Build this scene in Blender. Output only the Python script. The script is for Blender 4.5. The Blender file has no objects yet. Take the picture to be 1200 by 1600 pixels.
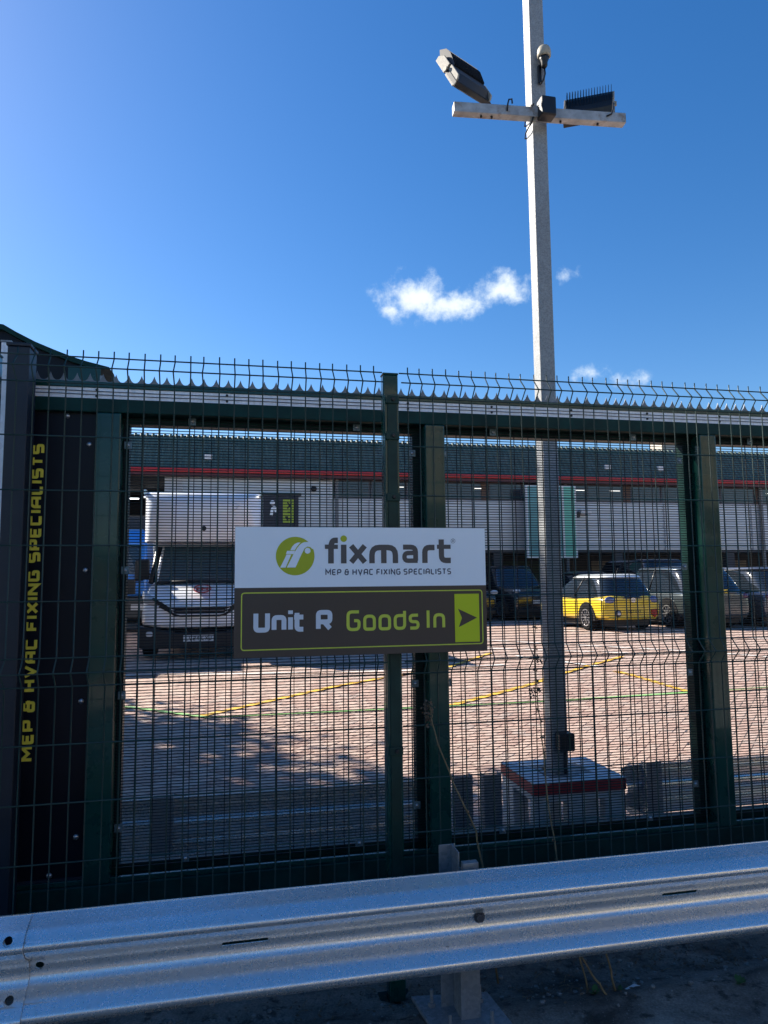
import bpy, bmesh, math, random
from mathutils import Vector, Matrix, Euler
R = math.radians
random.seed(7)
scn = bpy.context.scene
COL = scn.collection

# ------------------------------------------------------------------ camera, sky, sun, exposure
CAM_H, PITCH, ROLL, FPX = 1.67, 0.0968, -0.0100, 1110.0
cam = bpy.data.cameras.new('camera'); camo = bpy.data.objects.new('camera', cam); COL.objects.link(camo)
cam.sensor_fit = 'VERTICAL'; cam.sensor_height = 36.0; cam.lens = FPX / 1600 * 36
cam.clip_start = 0.05; cam.clip_end = 5000
camo.location = (0, 0, CAM_H)
fw = Vector((0, math.cos(PITCH), math.sin(PITCH))); up = Vector((0, -math.sin(PITCH), math.cos(PITCH))); rt = Vector((1, 0, 0))
rt2 = rt * math.cos(ROLL) + up * math.sin(ROLL) * -1 * -1
up2 = up * math.cos(ROLL) - rt * math.sin(ROLL)
camo.rotation_euler = Matrix((rt2, up2, -fw)).transposed().to_euler()
scn.camera = camo

SUN_AZ, SUN_EL = R(60), R(35)          # degrees left of the view direction, height
SUNV = Vector((-math.sin(SUN_AZ) * math.cos(SUN_EL), math.cos(SUN_AZ) * math.cos(SUN_EL), math.sin(SUN_EL)))
sl = bpy.data.lights.new('sun', 'SUN'); sl.energy = 5.0; sl.angle = R(0.53); sl.color = (1.0, 0.93, 0.82)
so = bpy.data.objects.new('sun', sl); COL.objects.link(so)
so.rotation_euler = SUNV.to_track_quat('Z', 'Y').to_euler(); so.location = (-20, 10, 30)

scn.view_settings.view_transform = 'Standard'; scn.view_settings.look = 'None'
scn.view_settings.gamma = 1.0; scn.view_settings.use_curve_mapping = False
scn.view_settings.exposure = 1.15
scn.cycles.max_bounces = 8; scn.cycles.transparent_max_bounces = 24
scn.cycles.use_denoising = True

world = bpy.data.worlds.new('World'); scn.world = world; world.use_nodes = True
wt = world.node_tree; wt.nodes.clear()

class NT:
    """small expression helper for shader nodes"""
    def __init__(s, t): s.t = t
    def n(s, typ, **kw):
        n = s.t.nodes.new(typ)
        for k, v in kw.items(): setattr(n, k, v)
        return n
    def set(s, sock, v):
        if isinstance(v, bpy.types.NodeSocket): s.t.links.new(v, sock)
        else: sock.default_value = v
    def m(s, op, a, b=0.0, c=0.0):
        n = s.n('ShaderNodeMath', operation=op); s.set(n.inputs[0], a); s.set(n.inputs[1], b)
        if len(n.inputs) > 2: s.set(n.inputs[2], c)
        return n.outputs[0]
    def noise(s, vec, scale, detail=3, rough=.5, dist=0):
        n = s.n('ShaderNodeTexNoise'); s.set(n.inputs['Vector'], vec); n.inputs['Scale'].default_value = scale
        n.inputs['Detail'].default_value = detail; n.inputs['Roughness'].default_value = rough; n.inputs['Distortion'].default_value = dist
        return n.outputs['Fac']
    def ramp(s, fac, stops):
        n = s.n('ShaderNodeValToRGB'); s.set(n.inputs[0], fac); e = n.color_ramp.elements
        while len(e) < len(stops): e.new(.5)
        for q, (p, c) in zip(e, stops):
            q.position = p; q.color = (*c, 1) if len(c) == 3 else c
        return n.outputs[0]
    def maprange(s, v, a, b, c=0., d=1.):
        n = s.n('ShaderNodeMapRange', interpolation_type='SMOOTHSTEP'); s.set(n.inputs[0], v)
        for i, x in zip((1, 2, 3, 4), (a, b, c, d)): n.inputs[i].default_value = x
        return n.outputs[0]
    def mix(s, f, a, b, blend='MIX'):
        n = s.n('ShaderNodeMix', data_type='RGBA', blend_type=blend)
        s.set(n.inputs[0], f); s.set(n.inputs[6], a if not isinstance(a, tuple) else (*a[:3], 1)); s.set(n.inputs[7], b if not isinstance(b, tuple) else (*b[:3], 1))
        return n.outputs[2]

def build_world():
    q = NT(wt)
    sky = q.n('ShaderNodeTexSky', sky_type='NISHITA'); sky.sun_disc = False
    sky.sun_elevation = SUN_EL; sky.sun_rotation = -SUN_AZ
    sky.air_density = 1.0; sky.dust_density = 0.35; sky.ozone_density = 2.2; sky.altitude = 0
    tc = q.n('ShaderNodeTexCoord'); d = tc.outputs['Generated']
    # three small fair-weather clouds, each placed by its direction in the sky
    def direc(px, py):
        x = px - 600; y = py - 800
        c, s_ = math.cos(-ROLL), math.sin(-ROLL); x, y = c * x - s_ * y, s_ * x + c * y
        return (Vector((1, 0, 0)) * (x / FPX) + up * (-y / FPX) + fw).normalized()
    warp = q.n('ShaderNodeTexNoise'); q.set(warp.inputs['Vector'], d); warp.inputs['Scale'].default_value = 26; warp.inputs['Detail'].default_value = 6; warp.inputs['Roughness'].default_value = .62
    wn = warp.outputs['Fac']
    fine = q.noise(d, 60, 6, .65)
    tot = None
    for (px, py, A, B, rot, k) in [(645, 463, .048, .033, -.05, 1.05), (705, 478, .058, .021, .12, 1), (780, 452, .055, .023, .16, 1), (612, 484, .02, .011, 0, .8),
                                   (884, 430, .022, .014, .1, .5), (925, 585, .025, .014, 0, .7), (975, 596, .028, .013, .1, .72), (-420, 330, .13, .05, .1, .9), (1700, 500, .16, .06, 0, .9)]:
        c = direc(px, py); e1 = Vector((0, 0, 1)).cross(c).normalized() * -1; e2 = e1.cross(c).normalized()
        if e2.z < 0: e2 = -e2
        a1 = e1 * math.cos(rot) + e2 * math.sin(rot); a2 = e2 * math.cos(rot) - e1 * math.sin(rot)
        def dot(v, sc):
            n = q.n('ShaderNodeVectorMath', operation='DOT_PRODUCT'); q.set(n.inputs[0], d); n.inputs[1].default_value = v / sc; return n.outputs['Value']
        u = dot(a1, A); v = dot(a2, B); w = dot(c, 1)
        r = q.m('SQRT', q.m('ADD', q.m('MULTIPLY', u, u), q.m('MULTIPLY', v, v)))
        g = q.m('SUBTRACT', 1.0, r)
        g = q.m('MULTIPLY', q.m('MAXIMUM', q.m('ADD', g, .45), 0.0), k)
        g = q.m('MULTIPLY', g, q.m('GREATER_THAN', w, 0.0))
        tot = g if tot is None else q.m('MAXIMUM', tot, g)
    dens = q.m('ADD', tot, q.m('MULTIPLY', q.m('SUBTRACT', wn, .55), 2.7))
    dens = q.m('ADD', dens, q.m('MULTIPLY', q.m('SUBTRACT', fine, .5), .9))
    inside = q.maprange(tot, .02, .35)
    alpha = q.m('MULTIPLY', q.maprange(dens, .15, 1.25), inside)
    shade = q.ramp(q.maprange(dens, .3, 1.8), [(0, (4.2, 5.2, 6.4)), (1, (6.0, 6.2, 6.2))])
    hsv = q.n('ShaderNodeHueSaturation'); hsv.inputs['Saturation'].default_value = 1.36; hsv.inputs['Hue'].default_value = .506; hsv.inputs['Value'].default_value = 1.0
    q.set(hsv.inputs['Color'], sky.outputs[0])
    colr = q.mix(alpha, hsv.outputs[0], shade)
    bg = q.n('ShaderNodeBackground'); bg.inputs[1].default_value = 0.079; q.set(bg.inputs[0], colr)
    out = q.n('ShaderNodeOutputWorld'); wt.links.new(bg.outputs[0], out.inputs[0])
build_world()

# ------------------------------------------------------------------ frame of the fence: s along it, t through it
TH, D0 = 0.2086, 2.81
CT, ST = math.cos(TH), math.sin(TH)
def W(s, t, z=0.0): return Vector((s * CT - t * ST, D0 + s * ST + t * CT, z))
def smooth01(x): x = max(0, min(1, x)); return x * x * (3 - 2 * x)
def yard_z(t): return .1 + .22 * max(0, min(1, (t - 2.2) / 4.3))

# ------------------------------------------------------------------ materials
MATS = {}
def mat(name, col, rough=.5, metal=0., var=.0, vscale=6., bump=0., bscale=40., coat=0., spec=.5, rvar=0., dirt=None, dscale=3., emit=None, trans=0., stretch=None):
    if name in MATS: return MATS[name]
    m = bpy.data.materials.new(name); m.use_nodes = True; t = m.node_tree; q = NT(t)
    b = t.nodes['Principled BSDF']
    b.inputs['Roughness'].default_value = rough; b.inputs['Metallic'].default_value = metal
    b.inputs['Coat Weight'].default_value = coat; b.inputs['Coat Roughness'].default_value = .05
    b.inputs['Specular IOR Level'].default_value = spec; b.inputs['Transmission Weight'].default_value = trans
    geo = q.n('ShaderNodeNewGeometry'); pos = geo.outputs['Position']
    if stretch:
        mp = q.n('ShaderNodeMapping'); q.set(mp.inputs[0], pos); mp.inputs['Scale'].default_value = stretch; pos = mp.outputs[0]
    c = (*col, 1)
    if var or dirt:
        n1 = q.noise(pos, vscale, 5, .6)
        c1 = tuple(min(1, x * (1 + var)) for x in col); c0 = tuple(x * (1 - var) for x in col)
        c = q.ramp(n1, [(.3, c0), (.7, c1)])
        if dirt:
            n2 = q.noise(pos, dscale, 6, .65)
            c = q.mix(q.maprange(n2, .5, .75), c, dirt)
        q.set(b.inputs['Base Color'], c)
        if rvar:
            q.set(b.inputs['Roughness'], q.maprange(n1, .3, .7, max(0.02, rough - rvar), rough + rvar))
    else: b.inputs['Base Color'].default_value = c
    if bump:
        bn = q.n('ShaderNodeBump'); bn.inputs['Strength'].default_value = bump; bn.inputs['Distance'].default_value = .01
        q.set(bn.inputs['Height'], q.noise(pos, bscale, 4, .6)); q.set(b.inputs['Normal'], bn.outputs[0])
    if emit:
        b.inputs['Emission Color'].default_value = (*emit[0], 1); b.inputs['Emission Strength'].default_value = emit[1]
    MATS[name] = m; return m

def galv_mat(name, base, rough, metal, spangle=60, contrast=.3, streak=False):
    m = bpy.data.materials.new(name); m.use_nodes = True; t = m.node_tree; q = NT(t); b = t.nodes['Principled BSDF']
    geo = q.n('ShaderNodeNewGeometry'); pos = geo.outputs['Position']
    v = q.n('ShaderNodeTexVoronoi'); q.set(v.inputs['Vector'], pos); v.inputs['Scale'].default_value = spangle
    sep = q.n('ShaderNodeSeparateColor'); q.set(sep.inputs[0], v.outputs['Color'])
    nn = q.noise(pos, 5, 6, .65); fine = q.noise(pos, 22 if streak else 300, 5, .6)
    f = q.m('ADD', q.m('MULTIPLY', sep.outputs[0], .45), q.m('ADD', q.m('MULTIPLY', nn, .6), q.m('MULTIPLY', fine, .25)))
    lo = tuple(x * (1 - contrast) for x in base); hi = tuple(min(1, x * (1 + contrast)) for x in base)
    c = q.ramp(f, [(.3, lo), (.95, hi)])
    if streak:
        mp = q.n('ShaderNodeMapping'); q.set(mp.inputs[0], pos); mp.inputs['Scale'].default_value = (28, 28, 1.2)
        st = q.noise(mp.outputs[0], 2, 5, .7)
        c = q.mix(q.m('MULTIPLY', q.maprange(st, .55, .8), .35), c, (.35, .33, .30))
        sp = q.noise(pos, 85, 2, .5); c = q.mix(q.m('MULTIPLY', q.maprange(sp, .74, .78), .5), c, (.9, .9, .9))
        sp2 = q.noise(pos, 55, 3, .6); c = q.mix(q.m('MULTIPLY', q.maprange(sp2, .72, .76), .8), c, (.05, .05, .05))
    q.set(b.inputs['Base Color'], c); b.inputs['Metallic'].default_value = metal
    q.set(b.inputs['Roughness'], q.maprange(f, .3, .95, rough + (.04 if streak else .1), rough - (.03 if streak else .08)))
    bn = q.n('ShaderNodeBump'); bn.inputs['Strength'].default_value = .0 if streak else .12; bn.inputs['Distance'].default_value = .004
    q.set(bn.inputs['Height'], fine); q.set(b.inputs['Normal'], bn.outputs[0])
    MATS[name] = m; return m

G_RAIL = galv_mat('galvanised_rail', (.80, .80, .80), .29, .76, 170, .06, True)
G_POST = galv_mat('galvanised_lamp_post', (.30, .31, .315), .6, .12, 150, .28)
G_STRIP = galv_mat('galvanised_strip', (.84, .84, .88), .5, .15, 60, .12, True)
G_PLAIN = galv_mat('galvanised_bracket', (.24, .26, .28), .5, .5, 90, .2)
GREEN = mat('green_powder_coat', (.002, .048, .038), .28, spec=.3, coat=.38, var=.25, vscale=5, rvar=.07, bump=.03, bscale=60)
GREEN_W = mat('green_wire_coat', (.004, .034, .032), .45, var=.2, vscale=8)
GREEN_MESH = mat('dark_mesh_coat', (.003, .009, .014), .55, spec=.3)
GREEN_D = mat('dark_green_paint', (.002, .034, .029), .45, spec=.2, var=.35, vscale=9, dirt=(.008, .026, .020), dscale=5)
KHAKI = mat('weathered_green_bar', (.008, .034, .027), .45, spec=.3, var=.3, vscale=10)
NAVY = mat('black_navy_sheet', (.003, .004, .011), .42, spec=.25, var=.25, vscale=3)
CHAR = mat('charcoal_column', (.010, .015, .026), .5, var=.2, vscale=6)
BLACK = mat('black_plastic', (.012, .012, .014), .4, var=.2, vscale=20)
BLACKM = mat('black_cast_metal', (.018, .018, .02), .42, metal=.2, var=.3, vscale=30)
CREAM = mat('sun_bleached_cap', (.42, .38, .30), .55, var=.15, vscale=60, dirt=(.25, .2, .12), dscale=30)
ENDCAP = mat('pale_cast_end', (.36, .33, .28), .6, var=.25, vscale=60)  # end caps paler than the black housing
YELLOWT = mat('yellow_lettering', (.95, .74, .07), .5, var=.08, vscale=30)
SIGNW = mat('sign_white_print', (.90, .94, .98), .32, var=.02, vscale=2)
SIGNB = mat('sign_brown_print', (.062, .046, .040), .30, var=.06, vscale=3)
SIGNG = mat('sign_lime_print', (.58, .66, .012), .35, var=.03)
SIGNL = mat('sign_outline_print', (.62, .68, .07), .35)
SIGNGR = mat('sign_grey_print', (.085, .078, .080), .35)
SIGNN = mat('sign_tagline_print', (.055, .065, .105), .35)
OLIVE = mat('logo_olive_print', (.44, .48, .012), .35)
CONC = mat('grey_concrete', (.26, .27, .27), .85, var=.2, vscale=9, bump=.3, bscale=60, dirt=(.12, .12, .11), dscale=6)
PLINTHW = mat('pale_concrete_slab', (.55, .58, .60), .6, var=.12, vscale=14, dirt=(.25, .25, .24), dscale=7)
REDBAND = mat('red_painted_band', (.36, .02, .025), .4, var=.2, vscale=12)
BARK = mat('bark', (.09, .07, .05), .9, var=.3, vscale=10, bump=.5, bscale=20)
LEAFM = mat('tree_leaf', (.05, .085, .02), .6, var=.4, vscale=1.5)
STEM = mat('dry_stem', (.20, .14, .07), .8, var=.3, vscale=40)
DRYLEAF = mat('dry_leaf', (.12, .08, .05), .8, var=.4, vscale=40)
WEED = mat('weed_leaf', (.04, .10, .02), .6, var=.3, vscale=40)
GLASS = mat('dark_glass', (.015, .022, .030), .06, spec=.8, coat=.6)
GLASS2 = mat('office_glass', (.03, .045, .06), .15, spec=.7)
RUBBER = mat('tyre_rubber', (.006, .006, .006), .9, spec=.2)
ALLOY = mat('alloy_rim', (.5, .5, .52), .3, metal=.8)
CHROME = mat('bright_trim', (.6, .62, .65), .2, metal=.9)
PLATEW = mat('plate_white', (.7, .7, .7), .5)
PLATEY = mat('plate_yellow', (.75, .55, .05), .5)
BLKTXT = mat('plate_text', (.01, .01, .01), .5)
WHITEP = mat('white_van_paint', (.90, .92, .95), .25, coat=.5, var=.03, vscale=2)
REDP = mat('red_decal', (.55, .03, .03), .4)
BLUED = mat('pale_blue_decal', (.45, .55, .72), .4)
LENS = mat('lamp_lens', (.55, .57, .6), .12, coat=.8)
TAILR = mat('tail_lens', (.12, .05, .10), .15, coat=.8)
REDL = mat('red_reflector', (.35, .01, .01), .25)
WEATHERW = mat('white_line_paint', (.74, .72, .68), .7, var=.12, vscale=5, dirt=(.58, .46, .38), dscale=9)
YLINE = mat('yellow_line_paint', (.78, .46, .05), .7, var=.12, vscale=5, dirt=(.60, .42, .28), dscale=9)
GLINE = mat('green_line_paint', (.26, .52, .17), .7, var=.15, vscale=6, dirt=(.55, .45, .33), dscale=9)

def herring_mat(name, joint=True):
    m = bpy.data.materials.new(name); m.use_nodes = True; t = m.node_tree; q = NT(t); b = t.nodes['Principled BSDF']
    geo = q.n('ShaderNodeNewGeometry'); vr = q.n('ShaderNodeVectorRotate', rotation_type='Z_AXIS'); q.set(vr.inputs['Vector'], geo.outputs['Position'])
    vr.inputs['Center'].default_value = (0, D0, 0); vr.inputs['Angle'].default_value = -TH - R(45)
    sp = q.n('ShaderNodeSeparateXYZ'); q.set(sp.inputs[0], vr.outputs[0])
    x = q.m('DIVIDE', sp.outputs[0], .1); y = q.m('DIVIDE', sp.outputs[1], .1)
    i = q.m('FLOOR', x); j = q.m('FLOOR', y); fx = q.m('SUBTRACT', x, i); fy = q.m('SUBTRACT', y, j)
    k = q.m('FLOORED_MODULO', q.m('SUBTRACT', i, j), 4.0)
    eq = [q.m('COMPARE', k, float(v), .1) for v in range(4)]
    d = q.m('MINIMUM', q.m('MINIMUM', q.m('ADD', fx, q.m('MULTIPLY', eq[1], 9.)), q.m('ADD', q.m('SUBTRACT', 1., fx), q.m('MULTIPLY', eq[0], 9.))),
            q.m('MINIMUM', q.m('ADD', fy, q.m('MULTIPLY', eq[2], 9.)), q.m('ADD', q.m('SUBTRACT', 1., fy), q.m('MULTIPLY', eq[3], 9.))))
    cb = q.n('ShaderNodeCombineXYZ'); q.set(cb.inputs[0], q.m('SUBTRACT', i, eq[1])); q.set(cb.inputs[1], q.m('SUBTRACT', j, eq[2]))
    wnn = q.n('ShaderNodeTexWhiteNoise', noise_dimensions='2D'); q.set(wnn.inputs['Vector'], cb.outputs[0])
    c = q.ramp(wnn.outputs['Value'], [(0, (.39, .25, .20)), (.35, (.49, .335, .265)), (.7, (.56, .40, .32)), (1, (.45, .345, .29))])
    big = q.noise(geo.outputs['Position'], .9, 5, .6); c = q.mix(q.m('MULTIPLY', q.maprange(big, .45, .75), .45), c, (.41, .32, .27))
    sm = q.noise(geo.outputs['Position'], 45, 4, .7); c = q.mix(.35, c, q.ramp(sm, [(.2, (.15, .15, .15)), (.8, (.9, .9, .9))]), 'OVERLAY')
    oil = q.noise(geo.outputs['Position'], 2.6, 5, .7); c = q.mix(q.maprange(oil, .66, .74, 0., .55), c, (.13, .11, .10))
    if joint:
        c = q.mix(q.maprange(d, .03, .09, .75, 0.), c, (.10, .085, .07))
        bn = q.n('ShaderNodeBump'); bn.inputs['Strength'].default_value = .5; bn.inputs['Distance'].default_value = .006
        q.set(bn.inputs['Height'], q.maprange(d, .02, .1)); q.set(b.inputs['Normal'], bn.outputs[0])
    q.set(b.inputs['Base Color'], c); b.inputs['Roughness'].default_value = .8
    MATS[name] = m; return m
PAVER = herring_mat('block_paving'); PAVER_P = herring_mat('paving_block_face', False)

def slab_mat():
    m = bpy.data.materials.new('dirty_concrete_slab'); m.use_nodes = True; t = m.node_tree; q = NT(t); b = t.nodes['Principled BSDF']
    pos = q.n('ShaderNodeNewGeometry').outputs['Position']
    a = q.noise(pos, 2.2, 8, .7, .4); f = q.noise(pos, 120, 3, .6); g = q.noise(pos, 14, 5, .65)
    c = q.ramp(a, [(.34, (.045, .038, .032)), (.48, (.15, .13, .11)), (.62, (.27, .24, .205)), (.8, (.40, .36, .32))])
    c = q.mix(q.maprange(g, .52, .66, 0, .85), c, (.030, .027, .023))
    c = q.mix(.5, c, q.ramp(f, [(.25, (.1, .1, .1)), (.8, (.95, .95, .95))]), 'OVERLAY')
    v = q.n('ShaderNodeTexVoronoi'); q.set(v.inputs['Vector'], pos); v.inputs['Scale'].default_value = 60
    c = q.mix(q.maprange(v.outputs['Distance'], .10, .16, .5, 0), c, (.3, .3, .3))
    q.set(b.inputs['Base Color'], c); b.inputs['Roughness'].default_value = .9
    bn = q.n('ShaderNodeBump'); bn.inputs['Strength'].default_value = .8; bn.inputs['Distance'].default_value = .02
    h = q.m('ADD', q.m('MULTIPLY', g, .5), q.m('MULTIPLY', f, .35)); q.set(bn.inputs['Height'], h); q.set(b.inputs['Normal'], bn.outputs[0])
    return m
SLAB = slab_mat()
ASPH = mat('pale_bounce_road', (.42, .40, .37), .9, var=.3, vscale=30, bump=.4, bscale=120)  # road colour kept pale so it throws light back
GROUNDM = mat('far_ground', (.16, .15, .13), .9, var=.3, vscale=.3)

# ------------------------------------------------------------------ geometry helpers
class MB:
    def __init__(s): s.v = []; s.f = []
    def add(s, vs, fs):
        o = len(s.v); s.v += [tuple(v) for v in vs]; s.f += [tuple(i + o for i in f) for f in fs]; return s
    def box(s, x0, x1, y0, y1, z0, z1):
        return s.add([(x0, y0, z0), (x1, y0, z0), (x1, y1, z0), (x0, y1, z0), (x0, y0, z1), (x1, y0, z1), (x1, y1, z1), (x0, y1, z1)],
                     [(0, 3, 2, 1), (4, 5, 6, 7), (0, 1, 5, 4), (1, 2, 6, 5), (2, 3, 7, 6), (3, 0, 4, 7)])
    def tube(s, pts, r, n=6, cap=True, phase=0.):
        pts = [Vector(p) for p in pts]; rings = []
        rr = r if isinstance(r, (list, tuple)) else [r] * len(pts)
        ref = None
        for i, p in enumerate(pts):
            a = pts[max(0, i - 1)]; b = pts[min(len(pts) - 1, i + 1)]; d = (b - a).normalized()
            if ref is None: ref = Vector((0, 0, 1)) if abs(d.z) < .9 else Vector((0, 1, 0))
            u = d.cross(ref).normalized(); w = u.cross(d).normalized(); ref = w
            rings.append([p + (u * math.cos(phase + 2 * math.pi * k / n) + w * math.sin(phase + 2 * math.pi * k / n)) * rr[i] for k in range(n)])
        vs = [v for rg in rings for v in rg]; fs = []
        for i in range(len(pts) - 1):
            for k in range(n):
                k2 = (k + 1) % n; fs.append((i * n + k, i * n + k2, (i + 1) * n + k2, (i + 1) * n + k))
        if cap: fs.append(tuple(range(n - 1, -1, -1))); fs.append(tuple((len(pts) - 1) * n + k for k in range(n)))
        return s.add(vs, fs)
    def cyl(s, p0, p1, r, n=16, r1=None): return s.tube([p0, p1], [r, r if r1 is None else r1], n)
    def prism(s, poly, axis, a, b):
        """poly in the two other axes; extruded from a to b along axis (0,1,2)"""
        n = len(poly)
        def mk(u, v, w): return (w, u, v) if axis == 0 else ((u, w, v) if axis == 1 else (u, v, w))
        vs = [mk(u, v, a) for u, v in poly] + [mk(u, v, b) for u, v in poly]
        fs = [tuple(range(n)), tuple(range(2 * n - 1, n - 1, -1))] + [(i, i + n, (i + 1) % n + n, (i + 1) % n) for i in range(n)]
        return s.add(vs, fs)
    def loft(s, rings, closed=True, cap=True):
        n = len(rings[0]); vs = [p for r in rings for p in r]; fs = []
        for i in range(len(rings) - 1):
            for k in range(n if closed else n - 1):
                k2 = (k + 1) % n; fs.append((i * n + k, i * n + k2, (i + 1) * n + k2, (i + 1) * n + k))
        if cap: fs.append(tuple(range(n - 1, -1, -1))); fs.append(tuple((len(rings) - 1) * n + k for k in range(n)))
        return s.add(vs, fs)
    def lathe(s, prof, c=(0, 0, 0), n=20, axis=2, cap=True):
        rings = []
        for r, h in prof:
            ring = []
            for k in range(n):
                a = 2 * math.pi * k / n; x, y = r * math.cos(a), r * math.sin(a)
                p = (x, y, h) if axis == 2 else ((h, x, y) if axis == 0 else (x, h, y))
                ring.append((p[0] + c[0], p[1] + c[1], p[2] + c[2]))
            rings.append(ring)
        return s.loft(rings, cap=cap)
    def sphere(s, c, r, n=10, sc=(1, 1, 1)):
        prof = [(max(1e-4, math.sin(math.pi * i / n)) * r, -math.cos(math.pi * i / n) * r) for i in range(n + 1)]
        o = len(s.v); s.lathe(prof, (0, 0, 0), n * 2)
        for i in range(o, len(s.v)):
            x, y, z = s.v[i]; s.v[i] = (x * sc[0] + c[0], y * sc[1] + c[1], z * sc[2] + c[2])
        return s
    def build(s, name, m, parent=None, bevel=0., smooth=False, sub=0, seg=2, autos=None):
        me = bpy.data.meshes.new(name); me.from_pydata(s.v, [], s.f)
        bm = bmesh.new(); bm.from_mesh(me); bmesh.ops.recalc_face_normals(bm, faces=bm.faces); bm.to_mesh(me); bm.free()
        me.materials.append(m)
        o = bpy.data.objects.new(name, me); COL.objects.link(o)
        if parent is not None: o.parent = parent
        if smooth or sub: me.shade_smooth()
        if bevel:
            md = o.modifiers.new('bevel', 'BEVEL'); md.width = bevel; md.segments = seg; md.limit_method = 'ANGLE'; md.angle_limit = R(40); md.harden_normals = False
        if sub:
            md = o.modifiers.new('sub', 'SUBSURF'); md.levels = sub; md.render_levels = sub
        if autos: me.set_sharp_from_angle(angle=R(autos))
        return o
def tag(o, label, cat=None, group=None, kind=None):
    if label: o['label'] = label
    if cat: o['category'] = cat
    if group: o['group'] = group
    if kind: o['kind'] = kind
    return o
def thing(name, loc, rot=TH, label=None, cat=None, group=None):
    o = bpy.data.objects.new(name, None); COL.objects.link(o); o.location = loc
    if isinstance(rot, (int, float)): o.rotation_euler = (0, 0, rot)
    else: o.rotation_euler = rot
    o.empty_display_size = .2
    return tag(o, label, cat, group)
def FT(name, s, t, z, label=None, cat=None, group=None, rot=0.): return thing(name, W(s, t, z), TH + rot, label, cat, group)
def copy_part(o, parent, loc=None):
    c = o.copy(); COL.objects.link(c); c.parent = parent
    if loc is not None: c.location = loc
    return c
def copy_tree(o, parent=None):
    c = o.copy(); COL.objects.link(c); c.parent = parent
    for ch in list(o.children): copy_tree(ch, c)
    return c

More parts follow.
